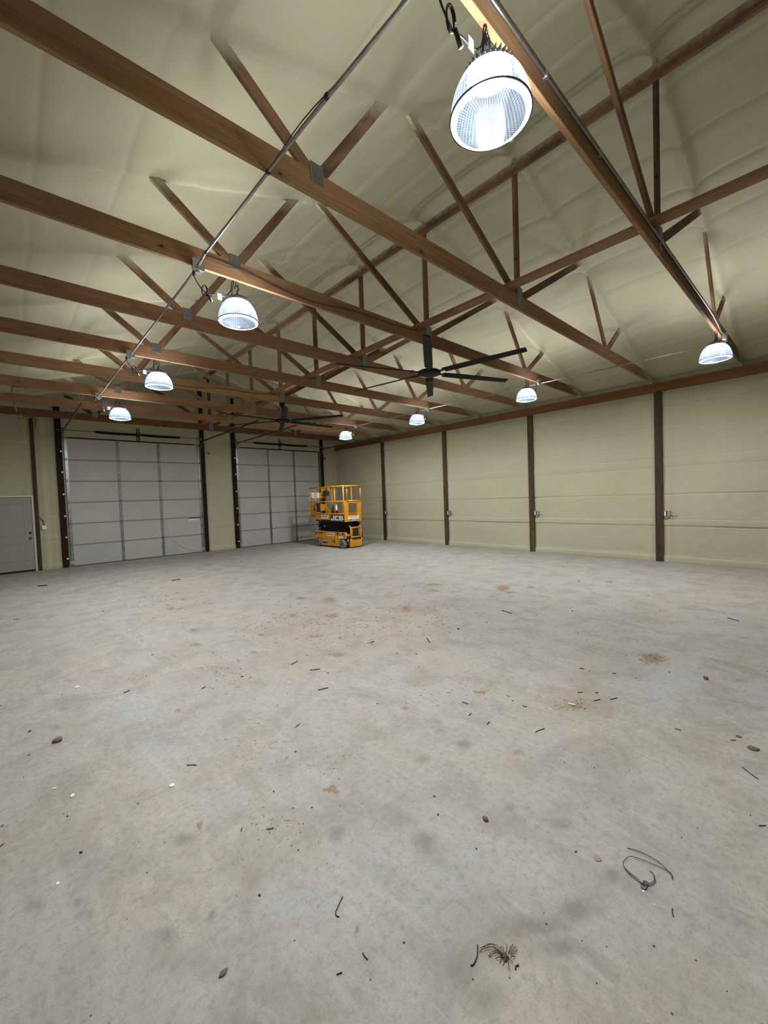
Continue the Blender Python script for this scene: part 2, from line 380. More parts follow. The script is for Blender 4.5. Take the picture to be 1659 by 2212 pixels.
def stain_fields(X, Y):
    res = {}
    for kind, L in stains.items():
        acc = np.zeros_like(X)
        for cx, cy, a, b, c, d, am, ext in L:
            dx, dy = X-cx, Y-cy; q = (a*dx+b*dy)**2 + (c*dx+d*dy)**2
            acc = np.maximum(acc, am*np.exp(-q*.8))
        res[kind] = acc
    return res
xs = fr(XL, XR+.05, .03); ys = fr(YF, .6, .4) + fr(.6, 4.0, .02)[1:] + fr(4.0, 8.0, .04)[1:] + fr(8.0, YB+.05, .06)[1:]
floor = grid('floor', xs, ys, lambda x, y: (x, y, 0.0), M_CONC)
tag(floor, 'worn light grey concrete slab scattered with dirt and twigs', 'floor', kind='structure')
gx, gy = np.meshgrid(np.array(xs), np.array(ys)); fld = stain_fields(gx.ravel(), gy.ravel())
for kname, arr in fld.items():
    at = floor.data.attributes.new(kname, 'FLOAT', 'POINT'); at.data.foreach_set('value', arr.astype(np.float32))

# ------------------------------------------------------------------ ceiling (sprayed foam under both roof slopes)
PURL = [XC + s*(.35+.61*i) for s in (-1,1) for i in range(10)]
def ceil_fn(x, y):
    z = ceil_z(x); z00 = z
    if abs(x-XC) < .25: z -= .03*(1-abs(x-XC)/.25)          # rounded ridge
    for t in TY:                                             # foam swollen over the buried top chords
        d = y - t
        if abs(d) < .5:
            wv = .055*nz(x*1.3, t*3.1, 2.0)
            z -= (.062+.020*nz(x*2, t, 5))*bumpf(d-wv*.5, .062) + .030*bumpf(d-wv, .24)
    for k, p in enumerate(PURL):                             # crease beside each buried purlin
        d = x - p
        if abs(d) < .3:
            a = .6+.8*nz(y*.5, p*2.0, 9.0)
            z += .014*max(0,a)*bumpf(d + .02*nz(y*1.2, p, 1), .020); z -= .010*bumpf(d-.10, .08)
    z += .010*nz(x*1.1, y*1.1, 3) + .004*nz(x*4, y*4, 6) + .0012*nz(x*13, y*13, 8)
    e = min(1.0, max(0.0, (XR-.15-x)/.5)); z = z00 + .03*(1-e) + (z-z00)*e
    return (x, y, z)
xs_c = fr(XL-.02, XR+.05, .02); ys_c = fr(YF-.02, .4, .3) + fr(.4, YB+.1, .035)[1:]
ceiling = grid('ceiling', xs_c, ys_c, ceil_fn, M_FOAM, flip=True)
tag(ceiling, 'cream sprayed foam insulation under the pitched roof', 'ceiling', kind='structure')
# roof sheets above the foam keep the outside light away
rf = MB()
for sgn in (-1, 1):
    xe = XC + sgn*6.3
    rf.add([(XC,YF-.3,6.35),(xe,YF-.3,6.35-.322*6.3),(xe,YB+.5,6.35-.322*6.3),(XC,YB+.5,6.35),(XC,YF-.3,6.30),(xe,YF-.3,6.30-.322*6.3),(xe,YB+.5,6.30-.322*6.3),(XC,YB+.5,6.30)],
           [(0,1,2,3),(7,6,5,4),(0,4,5,1),(1,5,6,2),(2,6,7,3),(3,7,4,0)])
tag(rf.build('roof', M_GALV), 'metal roof sheets over the foam ceiling', 'roof', kind='structure')

# ------------------------------------------------------------------ walls
def wall_relief(t, z, posts, seed):
    """inward relief of sprayed foam over girts; t runs along the wall"""
    r = 0.0
    for zc, w, am in ((.88,.085,.014),(2.24,.09,.010),(3.00,.07,.010),(.055,.09,.030),(3.60,.12,.010)):
        r += am*math.exp(-((z-zc)/w)**4)
    for zc, am in ((1.505,.024),(.80,.024),(.955,.014),(2.11,.010),(2.33,.012),(2.95,.016),(3.06,.008),(3.48,.018),(.135,.014),(2.62,.006)):
        aa = am*max(.15, .8+.9*nz(t*.45, zc*3, seed)); r -= aa*bumpf(z-zc+.012*nz(t*.7, zc, seed), .010)
    for p in posts:
        d = abs(t-p)
        if d < .5: r += .022*bumpf(d-.17, .055)
    r += .010*nz(t*1.3, z*1.3, seed+3) + .004*nz(t*6, z*6, seed+5) + .002*nz(t*18, z*18, seed+7)
    r += .0016*math.sin(t*2*math.pi/.229) + .0012*math.sin(t*2*math.pi/.0763)
    return r
RPOST = [YB-BAY*k for k in (1,2,3,4)]
us = fr(YF, .8, .25) + fr(.8, YB+.05, .035)[1:]; vs_ = fr(-.02, 4.12, .012)
wr = grid('wall_right', us, vs_, lambda t, z: (XR - wall_relief(t, z, RPOST, 20), t, z), M_FOAM)
tag(wr, 'foam insulated side wall behind the row of posts', 'wall', kind='structure')
BPOST = [.62, 1.17, 5.08, 6.21, 10.02]
D1, D2 = (1.285, 5.025), (6.285, 9.965); DH = 3.70; ENT = (-.42, .555); ENTH = 2.07
def in_open(x, z):
    return (D1[0] < x < D1[1] and z < DH) or (D2[0] < x < D2[1] and z < DH) or (ENT[0] < x < ENT[1] and z < ENTH)
us = sorted(set(fr(XL, XR+.02, .035) + list(D1) + list(D2) + list(ENT))); vs_ = sorted(set(fr(-.02, 6.2, .028) + [DH, ENTH]))
wb = grid('wall_back', us, vs_, lambda t, z: (t, YB-.01 - wall_relief(t, z, BPOST, 40), z), M_FOAM, skip=lambda x, z: in_open(x, z) or z > ceil_z(x)+.12, flip=False)
tag(wb, 'foam insulated gable wall holding the two garage doors', 'wall', kind='structure')
wl = grid('wall_left', fr(YF, YB+.05, .3), fr(-.02, 4.2, .2), lambda t, z: (XL, t, z), M_FOAM, flip=True)
tag(wl, 'foam insulated side wall opposite the posts', 'wall', kind='structure')
wf = grid('wall_front', fr(XL, XR+.02, .4), fr(-.02, 6.2, .2), lambda t, z: (t, YF, z), M_FOAM, skip=lambda x, z: z > ceil_z(x)+.25)
tag(wf, 'foam insulated gable wall behind the viewpoint', 'wall', kind='structure')
# outer siding closes the building around the doors
sd = MB().box((XL-.4, YB+.16, -.1), (XR+.4, YB+.20, 6.4)).build('wall_outer', M_GALV); tag(sd, 'outer metal siding of the gable end', 'wall', kind='structure')

# ------------------------------------------------------------------ posts
ordw = ['first','second','third','fourth','fifth','sixth','seventh','eighth','ninth']
def post(x0, x1, y0, y1, z1, M, label, group):
    cx, cy = (x0+x1)/2, (y0+y1)/2
    o = board('wall_post', (cx, cy, 0), (cx, cy, z1), x1-x0, y1-y0, (1,0,0), M)
    return tag(o, label, 'post', group)
for k, y in enumerate(RPOST):
    post(XR-.05, XR+.07, y-.075, y+.075, 3.79, M_POST, f'dark brown timber post, {ordw[k]} from the corner behind the scissor lift', 'posts along the foam side wall')
post(.575, .655, YB-.085, YB+.03, 4.17, M_POST, 'narrow brown timber post beside the white entry door', 'posts on the door wall')
post(1.105, 1.245, YB-.10, YB+.04, 4.72, M_JAMB, 'dark jamb post between entry door and first garage door', 'posts on the door wall')
post(5.045, 5.155, YB-.10, YB+.04, 5.75, M_JAMB, 'dark jamb post on the fan side of the garage door with the pull rope', 'posts on the door wall')
post(6.13, 6.265, YB-.10, YB+.04, 5.45, M_JAMB, 'dark jamb post of the lift-side garage door, next to the wide foam strip', 'posts on the door wall')
post(9.985, 10.095, YB-.10, YB+.04, 4.28, M_JAMB, 'dark jamb post behind the scissor lift near the room corner', 'posts on the door wall')

# eave header on the post tops
hd = thing('eave_header', (XR-.07, YB-.5, 3.795), 'long reddish wooden header beam carried by the side wall posts', 'beam')
segs = [YB-.06, YB-BAY*1, YB-BAY*2, YB-BAY*3, YB-BAY*4, YB-BAY*5, YF+.02]
for a, b in zip(segs[:-1], segs[1:]):
    board('header_board', (0, a-.002-(YB-.5), .096), (0, b+.002-(YB-.5), .096), .19, .08, (0,0,1), M_HEAD, hd)

# ------------------------------------------------------------------ trusses
CH_D, CH_T = .188, .038
NX1, NX2 = 3.87, 2.14
def make_truss():
    e = thing('roof_truss', (XC, 0, HC), 'x', 'truss', 'wooden roof trusses')
    zc = CH_D/2; half = 5.86
    board('bottom_chord', (-half, 0, zc), (.02, 0, zc), CH_D, CH_T, (0,0,1), M_WOOD, e)
    board('bottom_chord', (.022, 0, zc), (half, 0, zc), CH_D, CH_T, (0,0,1), M_WOOD, e)
    def top(dx): return ceil_z(XC+dx)-HC+.03
    def web(p, q, w=.089, ext=.12):
        p, q = Vector(p), Vector(q); d = (q-p).normalized(); board('web', p, q+d*ext, w, CH_T-.002, (-d.z if abs(d.z) < .99 else 1, 0, d.x), M_WEB, e)
    zt = CH_D-.012
    for s in (-1, 1):
        web((s*BAY+s*.05, 0, zt), (s*NX1, 0, top(NX1)))
        web((s*BAY-s*.04, 0, zt), (s*(NX2+.05), 0, top(NX2)))
        web((s*.075, 0, zt), (s*(NX2-.08), 0, top(NX2-.08)))
    web((-.02, 0, zt), (-.02, 0, top(.02)))
    for x, w, h, z0 in ((-BAY, .12, .15, .10), (BAY, .10, .13, .10), (0, .135, .25, .03)):
        for s in (-1, 1): MB().cbox((x-w/2, s*(CH_T/2+.002)-.002, z0), (x+w/2, s*(CH_T/2+.002)+.002, z0+h), .0015).build('truss_plate', M_PLATE, e)
    return e
proto = make_truss()
for i in range(9):
    o = proto if i == 0 else copy_tree(proto)
    o.location.y = TY[i]; k = 8-i
    o['label'] = f'wooden roof truss, {ordw[k]} counted from the garage door wall'
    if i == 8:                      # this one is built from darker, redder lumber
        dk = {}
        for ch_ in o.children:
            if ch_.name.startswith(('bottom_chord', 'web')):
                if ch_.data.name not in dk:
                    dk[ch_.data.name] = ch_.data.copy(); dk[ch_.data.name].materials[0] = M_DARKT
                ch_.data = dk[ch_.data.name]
# lateral braces running the length of the building
rb = thing('ridge_brace', (XC-.085, TY[0], 5.62), 'reddish lumber brace nailed across the king posts just below the ridge', 'brace')
lb = thing('chord_brace', (XC-.247, TY[0], HC+CH_D), 'flat lumber brace lying on the bottom chords beside the king posts', 'brace')
cuts = [YF+.05, -.4, 3.45, 7.4, 11.1, 13.5]
for a, b in zip(cuts[:-1], cuts[1:]):
    board('brace_board', (0, a-TY[0], .07), (0, b-TY[0]-.003, .07), .14, .038, (0,0,1), M_WEB, rb)
    board('brace_board', (0, a-TY[0], .021), (0, b-TY[0]-.003, .021), .038, .145, (0,0,1), M_WOOD, lb)

# ------------------------------------------------------------------ high-bay lamps
def make_lamp(side):
    e = thing('high_bay_lamp', (0,0,HC), 'x', 'lamp', 'lit high-bay lamps')
    # open hook and its eye bolt
    hk = [(0,0,-.155),(0,0,-.105)] + [(.020*math.cos(a)-.004, 0, -.075+.026*math.sin(a)) for a in [math.radians(t) for t in range(-60, 216, 25)]]
    MB().tube(hk, .006, 8).cyl((0,0,-.165), (0,0,-.135), .013, 10).build('hook', M_IRON, e, True)
    ey = [(.016*math.cos(a), .002, -.040+.020*math.sin(a)) for a in [math.radians(t) for t in range(-90, 271, 30)]]
    MB().tube(ey, .003, 6).cyl((0,.002,-.022), (0,.002,.03), .003, 6).build('eye_bolt', M_IRON, e, True)
    hz = MB().lathe([(0,-.160),(.045,-.160),(.052,-.166),(.052,-.192),(.060,-.196),(.108,-.200),(.112,-.206),(.112,-.224),(.098,-.226),(0,-.226)], 40)
    hb = hz.build('housing', M_HOUSE, e, False)
    fn = MB()
    for i in range(30):
        a = 2*math.pi*i/30; c, s = math.cos(a), math.sin(a)
        fn.bar((c*.060, s*.060, -.192), (c*.122, s*.122, -.206), .004, .026)
    fn.build('cooling_fins', M_HOUSE, hb)
    MB().lathe([(0,-.2275),(.088,-.2275)], 32).build('led_board', M_LED, e)
    # clear ribbed shade, bell shaped
    prof = [(.104,-.224),(.122,-.232),(.140,-.250),(.160,-.280),(.176,-.315),(.187,-.350),(.195,-.390),(.199,-.425)]
    sh = MB(); n = 120
    vsx = []
    for r, z in prof:
        for i in range(n): rr = r + (.0016 if i % 2 else -.0006); vsx.append((rr*math.cos(2*math.pi*i/n), rr*math.sin(2*math.pi*i/n), z))
    sh.add(vsx, [(k*n+i, k*n+(i+1)%n, (k+1)*n+(i+1)%n, (k+1)*n+i) for k in range(len(prof)-1) for i in range(n)])
    sh.build('clear_shade', M_SHADE, e, True)
    ring = MB().lathe([(.1975,-.4215),(.2035,-.4215),(.2035,-.4285),(.1975,-.4285),(.1975,-.4215)], 64).build('rim_band', M_IRON, e)
    MB().cbox((.198,-.012,-.432),(.215,.012,-.418), .003).build('band_clip', M_GALV, ring)
    lens = [(.199,-.427),(.190,-.434),(.165,-.443),(.120,-.456),(.070,-.466),(.014,-.472)]
    le = MB(); vsx = []; n = 144
    for j, (r, z) in enumerate(lens):
        for i in range(n): vsx.append((r*math.cos(2*math.pi*i/n), r*math.sin(2*math.pi*i/n), z + (.0018 if i % 2 else 0)))
    le.add(vsx, [((k+1)*n+i, (k+1)*n+(i+1)%n, k*n+(i+1)%n, k*n+i) for k in range(len(lens)-1) for i in range(n)])
    lo = le.build('prismatic_lens', M_LENS, e, False)
    MB().lathe([(0,-.470),(.014,-.470),(.015,-.478),(.008,-.484),(0,-.485)], 16).build('lens_knob', M_SHADE, lo, True)
    # flexible cord from the housing to the junction box, coiled near the plug
    bx = side*.43
    def P(t):
        x = bx*t; sag = -.30*math.sin(math.pi*min(1,t*1.05))*t - .165*(1-t)
        return (x, -.01, sag)
    cord = [(.02*side, 0, -.17), (.06*side, -.005, -.155), (.05*side,-.01,-.08), (.035*side,-.012,-.02), (.06*side,-.014,-.04), (.08*side,-.012,-.14)]
    cord += [(bx*.35, -.012, -.205), (bx*.55, -.012, -.215), (bx*.72, -.012, -.235), (bx*.86,-.012,-.20), (bx*.96,-.008,-.14), (bx,0,-.09)]
    MB().tube(smooth_path(cord, 4), .005, 6).build('power_cord', M_RUBBER, e, True)
    lp = [(bx*.80+.03*math.cos(a)*(1 if k < 12 else .8), -.03+.004*k/8, -.22+.055*math.sin(a)) for k, a in enumerate([math.radians(t) for t in range(0, 720, 30)])]
    MB().tube(lp, .005, 6).build('cord_coil', M_RUBBER, e, True)
    MB().cyl((bx,0,-.095),(bx,0,-.035), .013, 10, .016).build('plug', M_RUBBER, e, True)
    MB().cyl((bx*.74,-.03,-.25),(bx*.66,-.034,-.31), .010, 8, .012).build('spare_plug', M_RUBBER, e, True)
    MB().cbox((bx*.47-.022,-.034,-.265),(bx*.47+.022,-.031,-.205), .001).build('paper_tag', M_PAPER, e)
    ld = bpy.data.lights.new('lamp_glow', 'POINT'); ld.energy = LAMP_POINT; ld.color = LAMP_COL; ld.shadow_soft_size = .06
    lo2 = bpy.data.objects.new('lamp_glow', ld); col.objects.link(lo2); lo2.parent = e; lo2.location = (0,0,-.30)
    sd_ = bpy.data.lights.new('shade_uplight', 'SPOT'); sd_.energy = LAMP_UP; sd_.color = LAMP_COL; sd_.shadow_soft_size = .30
    sd_.spot_size = math.radians(152); sd_.spot_blend = .75          # light thrown up and out through the clear shade
    lo3 = bpy.data.objects.new('shade_uplight', sd_); col.objects.link(lo3); lo3.parent = e; lo3.location = (0,0,-.36); lo3.rotation_euler.x = math.pi
    return e
def smooth_path(pts, n=4):
    pts = [Vector(p) for p in pts]; out = []
    for i in range(len(pts)-1):
        p0, p1, p2, p3 = pts[max(i-1,0)], pts[i], pts[i+1], pts[min(i+2,len(pts)-1)]
        for k in range(n):
            t = k/n; out.append(.5*((2*p1)+(p2-p0)*t+(2*p0-5*p1+4*p2-p3)*t*t+(3*p1-p0-3*p2+p3)*t**3))
    out.append(pts[-1]); return out
for side, x, row in ((-1, 1.895, 'over the garage door with the rope'), (1, 7.955, 'along the posted wall')):
    lp = make_lamp(side); first = True
    for i in (0, 2, 4, 6):
        o = lp if first else copy_tree(lp); first = False
        o.location = (x, TY[i], HC)
        o['label'] = f'lit clear high-bay lamp under the {ordw[8-i]} truss from the doors, row ' + ('beside the wall posts' if side > 0 else 'farther from the posts')

# conduit runs with their junction boxes
def conduit(name, pts, label, r=.012, M=M_EMT):
    base = Vector(pts[0]); e = thing(name, base, label, 'conduit')
    L = [Vector(p)-base for p in pts]
    MB().tube(L, r, 8).build('pipe', M, e, True)
    return e, base
XCL = [(1.50, TY[0]-4.5, 3.972),(1.49, TY[0], 3.972),(1.465, 2.2, 3.972),(1.465, 3.9, 3.972),(1.487, TY[2], 3.972),(1.505, TY[4], 3.972),(1.52, TY[6]+.03, 3.972)]
cL, bL = conduit('electrical_conduit', XCL, 'long bare steel conduit under the chords feeding the lamp row away from the posts')
XCR = [(8.62, TY[0], 3.965),(8.45, TY[2], 3.965),(8.34, TY[4], 3.968),(8.32, TY[6], 3.968)]
cR, bR = conduit('electrical_conduit', XCR, 'long bare steel conduit under the chords feeding the lamp row along the posts')
def junction(e, base, x, y):
    o = MB().cbox((x-.05, y-.075, 3.935), (x+.05, y-.022, 4.035), .006).cbox((x-.055, y-.079, 3.930), (x+.055, y-.073, 4.040), .002).cyl((x,y-.05,3.935),(x,y-.05,3.915),.022,12)
    for v in range(len(o.v)): o.v[v] = tuple(Vector(o.v[v])-base)
    b = o.build('junction_box', M_GALV, e)
    w = MB().cyl(Vector((x,y-.05,3.918))-base, Vector((x,y-.05,3.912))-base, .028, 14).build('receptacle', M_GALV, b)
for i, x in ((0, 1.48), (2, 1.487), (4, 1.508), (6, 1.52)): junction(cL, bL, x, TY[i])
for i, x in ((0, 8.40), (2, 8.40), (4, 8.37), (6, 8.36)): junction(cR, bR, x, TY[i])
wire = [(1.47+.012*math.sin(y*5)+.01*nz(y*2,1), y, 3.972+.02+.012*math.sin(y*3.1)) for y in fr(-3.3, 4.1, .12)]
MB().tube([Vector(p)-bL for p in wire], .0035, 5).build('strapped_cable', M_RUBBER, cL, True)
for y in (1.95, 2.66, 3.87):
    MB().cyl(Vector((1.466,y-.012,3.972))-bL, Vector((1.466,y+.012,3.972))-bL, .016, 10).build('coupling', M_IRON, cL, True)
# pipe along the near face of the ninth truss
pp = [(1.6, TY[0]-.034, 4.09)] + [(x, TY[0]-.034, 4.105+.004*math.sin(x*2)) for x in fr(2.0, 7.2, .4)] + [(7.55,TY[0]-.036,4.09),(7.85,TY[0]-.04,4.05),(8.1,TY[0]-.05,3.99),(8.31,TY[0]-.085,3.975)]
e, b0 = conduit('chord_conduit', pp, 'thin conduit strapped along the face of the ninth truss chord', .011)
for x in (2.45, 3.3, 4.9, 5.4):
    MB().cbox(Vector((x-.012,TY[0]-.048,4.085))-b0, Vector((x+.012,TY[0]-.019,4.125))-b0, .002).build('strap', M_GALV, e)
# fan cables stapled to the chords
for i, lab in ((2, 'seventh'), (5, 'fourth')):
    x0 = 1.55 if i == 2 else 2.2
    pts = [(x, TY[i]-.026, 4.10+.045*math.sin(x*1.7)+.02*math.sin(x*4.1)) for x in fr(x0, 4.85, .1)]
    o = MB().tube([Vector(p)-Vector(pts[0]) for p in pts], .004, 5).build('fan_cable', M_IRON, None, True, pts[0])
    tag(o, f'thin wavy cable stapled along the {lab} truss from the doors', 'cable', 'fan cables')

# ------------------------------------------------------------------ ceiling fans
def make_fan():
    e = thing('ceiling_fan', (0,0,0), 'x', 'fan', 'black six-blade ceiling fans')
    MB().lathe([(0,0),(.055,0),(.062,-.012),(.062,-.06),(.045,-.095),(.022,-.11),(0,-.11)], 28).build('canopy', M_BLACK, e, True)
    MB().cyl((0,0,-.10),(0,0,-.36), .021, 16).build('downrod', M_BLACK, e, True)
    MB().lathe([(0,-.345),(.05,-.35),(.075,-.372),(.155,-.388),(.180,-.402),(.182,-.432),(.160,-.448),(.08,-.456),(0,-.458)], 36).build('motor_hub', M_BLACK, e, True)
    bm = MB(); th = math.radians(-16)
    # blade along +X: slim aerofoil section, slightly tapered, turned-up tip
    secs = [(.26,.120),(.50,.130),(1.0,.122),(1.40,.112),(1.49,.108),(1.50,.106)]
    V = []; n = 8
    for x, w in secs:
        lift = .0
        for j in range(n):
            a = 2*math.pi*j/n; yy = math.cos(a)*w/2; zz = math.sin(a)*.008 + .010*(1-(2*yy/w)**2) + lift
            V.append((x, yy*math.cos(th)-zz*math.sin(th), yy*math.sin(th)+zz*math.cos(th)))
    m = len(secs); F_ = [(k*n+j, k*n+(j+1)%n, (k+1)*n+(j+1)%n, (k+1)*n+j) for k in range(m-1) for j in range(n)] + [tuple(range(n-1,-1,-1)), tuple(range((m-1)*n, m*n))]
    bme = bm.add(V, F_).mesh('blade', M_BLACK, True)
    ame = MB().bar((.14,0,-.002),(.32,0,.004), .05, .012).cyl((.24,-.02,.006),(.24,-.02,.020),.008,8).cyl((.29,.02,.006),(.29,.02,.022),.008,8).mesh('blade_iron', M_BLACK)
    for k in range(6):
        b = link('blade', bme, e, (0,0,-.424)); b.rotation_euler.z = math.radians(60*k)
        link('blade_iron', ame, b)
    return e
fan = make_fan()
for i, ang, lab in ((2, -80, 'black six-blade ceiling fan on the seventh truss from the garage doors'), (5, -57, 'black six-blade ceiling fan on the fourth truss from the garage doors')):
    o = fan if i == 2 else copy_tree(fan)
    o.location = (XC, TY[i], HC); o.rotation_euler.z = math.radians(ang); o['label'] = lab

# ------------------------------------------------------------------ garage doors
def garage_door(idx, x0, x1, stiles, label, rope, tracks_end):
    yo = YB
    e = thing(f'door_{idx}', ((x0+x1)/2, yo, 0), label, 'garage door', None, 'structure')
    L = lambda x, y, z: Vector((x-(x0+x1)/2, y-yo, z))
    def bx(name, a, b, M, par=e, c=.003): return MB().cbox(L(*a), L(*b), c).build(name, M, par)
    hs = 3.685/6
    for k in range(6):
        z0 = .012+k*hs; z1 = z0+hs
        mbp = MB().cbox(L(x0+.012, yo, z0+.003), L(x1-.012, yo+.045, z1-.003), .007)
        # shallow horizontal ledges at the section joints
        pn = mbp.build('door_section', M_DOOR, e)
        if k < 5: MB().cbox(L(x0+.02, yo-.005, z1-.028), L(x1-.02, yo+.004, z1+.010), .002).build('joint_strip', M_JOINT, pn)
        for x in stiles:
            MB().cbox(L(x-.040, yo-.014, z0+.004), L(x+.040, yo+.004, z1-.004), .002).build('stile', M_STILE, pn)
        for s, x in ((1, x0+.012), (-1, x1-.012)):
            MB().cbox(L(min(x, x+s*.075), yo-.016, z0+.004), L(max(x, x+s*.075), yo+.004, z1-.004), .002).build('end_stile', M_STILE, pn)
        if k < 5:
            for x in stiles:
                MB().cbox(L(x-.035, yo-.024, z1-.030), L(x+.035, yo-.013, z1+.030), .003).cyl(L(x-.04, yo-.022, z1), L(x+.04, yo-.022, z1), .006, 8).build('hinge', M_TRACK, pn)
        for s, x in ((-1, x0+.03), (1, x1-.03)):
            MB().cbox(L(x-.03, yo-.034, z1-.035), L(x+.03, yo-.014, z1+.03), .003).cyl(L(x, yo-.04, z1), L(x+s*.055, yo-.04, z1), .006, 8).cyl(L(x+s*.04, yo-.04, z1), L(x+s*.055, yo-.04, z1), .022, 12).build('roller_hinge', M_TRACK, pn)
    bx('bottom_seal', (x0+.01, yo-.006, 0.0), (x1-.01, yo+.03, .016), M_RUBBER)
    bx('top_strut', (x0-.02, yo-.03, 3.70), (x1+.02, yo-.012, 3.722), M_JAMB)
    # vertical track, curve and horizontal track on both sides
    for s, x in ((-1, x0-.028), (1, x1+.028)):
        pts = [(x, yo-.045, .05), (x, yo-.045, 3.45)] + [(x, yo-.045-.37*(1-math.cos(t)), 3.45+.37*math.sin(t)) for t in [math.radians(a) for a in range(10, 91, 10)]] + [(x, tracks_end, 3.83)]
        mbk = MB()
        for off in (-.020, .020):
            q = []
            for j, p in enumerate(pts):
                p = Vector(p); d = (Vector(pts[min(j+1,len(pts)-1)])-Vector(pts[max(j-1,0)])).normalized(); nn = Vector((1,0,0)).cross(d); q.append(L(*(p+nn*off)))
            for a, b in zip(q[:-1], q[1:]): mbk.bar(a, b, .026, .005, up=(Vector((1,0,0)).cross(b-a)))
        for a, b in zip(pts[:-1], pts[1:]): mbk.bar(L(*a)+Vector((s*.012,0,0)), L(*b)+Vector((s*.012,0,0)), .003, .042, up=(Vector((1,0,0)).cross(Vector(b)-Vector(a))))
        tr = mbk.build('track', M_TRACK, e)
        # angle plate down the jamb and hanger to the truss
        MB().cbox(L(x-.012+s*.02, yo-.066, .05), L(x+.012+s*.02, yo-.012, 3.55), .002).build('jamb_angle', M_GALV if s < 0 else M_TRACK, tr)
        hx = x+s*.01
        mh = MB().bar(L(hx-.05, tracks_end+.04, HC-.005), L(hx, tracks_end+.04, 3.83), .004, .034, up=(0,1,0)).bar(L(hx+.03, tracks_end+.04, HC-.005), L(hx, tracks_end+.04, 3.83), .004, .034, up=(0,1,0)).bar(L(hx-.07, tracks_end+.04, HC-.008), L(hx+.05, tracks_end+.04, HC-.008), .034, .004)
        mh.build('hanger_strap', M_GALV, tr)
    # torsion spring on its shaft
    cx = (x0+x1)/2 + (.03 if idx == 2 else -.02); yz = yo-.115; zs = 3.905
    sf = MB().cyl(L(x0-.16, yz, zs), L(x1+.06, yz, zs), .0125, 10).build('shaft', M_TRACK, e)
    for s, ln in ((-1, 1.04), (1, 1.08)):
        c0 = cx+s*.05; n = 64; hel = []
        for k in range(n*8+1):
            a = 2*math.pi*k/8; sag = -.012*math.sin(math.pi*k/(n*8)); hel.append(L(c0+s*ln*k/(n*8), yz+.030*math.cos(a), zs+sag+.030*math.sin(a)))
        MB().tube(hel, .0085, 5).build('torsion_spring', M_BLACK, sf, True)
        MB().cyl(L(c0+s*ln-.01*s, yz, zs), L(c0+s*ln+.05*s, yz, zs), .036, 14).build('winding_cone', M_BLACK, sf)
        xd = x0-.01 if s < 0 else x1+.01
        MB().cyl(L(xd-.03, yz, zs), L(xd+.03, yz, zs), .055, 18).build('cable_drum', M_TRACK, sf, False)
    MB().cbox(L(cx-.06, yo-.02, zs-.18), L(cx-.03, yo+.0, zs+.22), .003).cbox(L(cx+.0, yo-.02, zs-.18), L(cx+.03, yo+.0, zs+.22), .003).build('anchor_pad', M_POST, e)
    MB().cbox(L(cx-.03, yo-.15, zs-.06), L(cx+.03, yo-.015, zs+.07), .004).build('bearing_bracket', M_IRON, e)
    # white caps down the jamb
    for z in (.25, .86, 1.465, 2.085, 2.71, 3.3):
        MB().cyl(L(x0-.07, yo-.102, z), L(x0-.07, yo-.122, z), .026, 14, .020).build('jamb_cap', M_WHITE, e)
    for z in (.12,):
        for x in (x0+.05, x1-.05): bx('bottom_bracket', (x-.05, yo-.03, z-.05), (x+.05, yo-.014, z+.06), M_GALV)
    # slide lock
    bx('slide_lock', (x1-.075, yo-.036, .90), (x1-.015, yo-.014, .99), M_TRACK, e)
    if rope:
        st = bx('warning_label', (4.56, yo-.0035, 1.115), (4.925, yo+.001, 1.20), M_PAPER, e, .0005)
        bx('label_band', (4.555, yo-.005, 1.178), (4.955, yo-.002, 1.212), M_INK, st, .0005)
        bx('label_seal', (4.905, yo-.005, 1.118), (4.95, yo-.002, 1.170), M_RED, st, .0005)
        for k in range(6): bx('label_text', (4.585+k*.052, yo-.0045, 1.125), (4.585+k*.052+.036, yo-.003, 1.138), M_INK, st, .0004)
        rp = smooth_path([L(3.745, yo-.03, 1.28), L(3.80, yo-.026, 1.17), L(3.86, yo-.024, .95), L(3.97, yo-.022, .63), L(4.24, yo-.022, .31), L(4.5, yo-.022, .14), L(4.75, yo-.022, .08), L(4.95, yo-.024, .10)], 5)
        MB().tube(rp, .006, 6).build('pull_rope', M_TRIM, e, True)
        rp = smooth_path([L(3.745, yo-.03, 1.28), L(3.82, yo-.03, 1.20), L(3.875, yo-.026, 1.06), L(3.85, yo-.026, .93)], 5)
        MB().tube(rp, .005, 6).build('pull_rope', M_TRIM, e, True)
    return e
garage_door(2, D1[0], D1[1], (2.599, 3.730), 'closed sectional garage door with a pull rope, nearest the entry door', True, 10.33)
garage_door(3, D2[0], D2[1], (7.577, 8.704), 'closed sectional garage door behind the yellow scissor lift', False, 10.33)

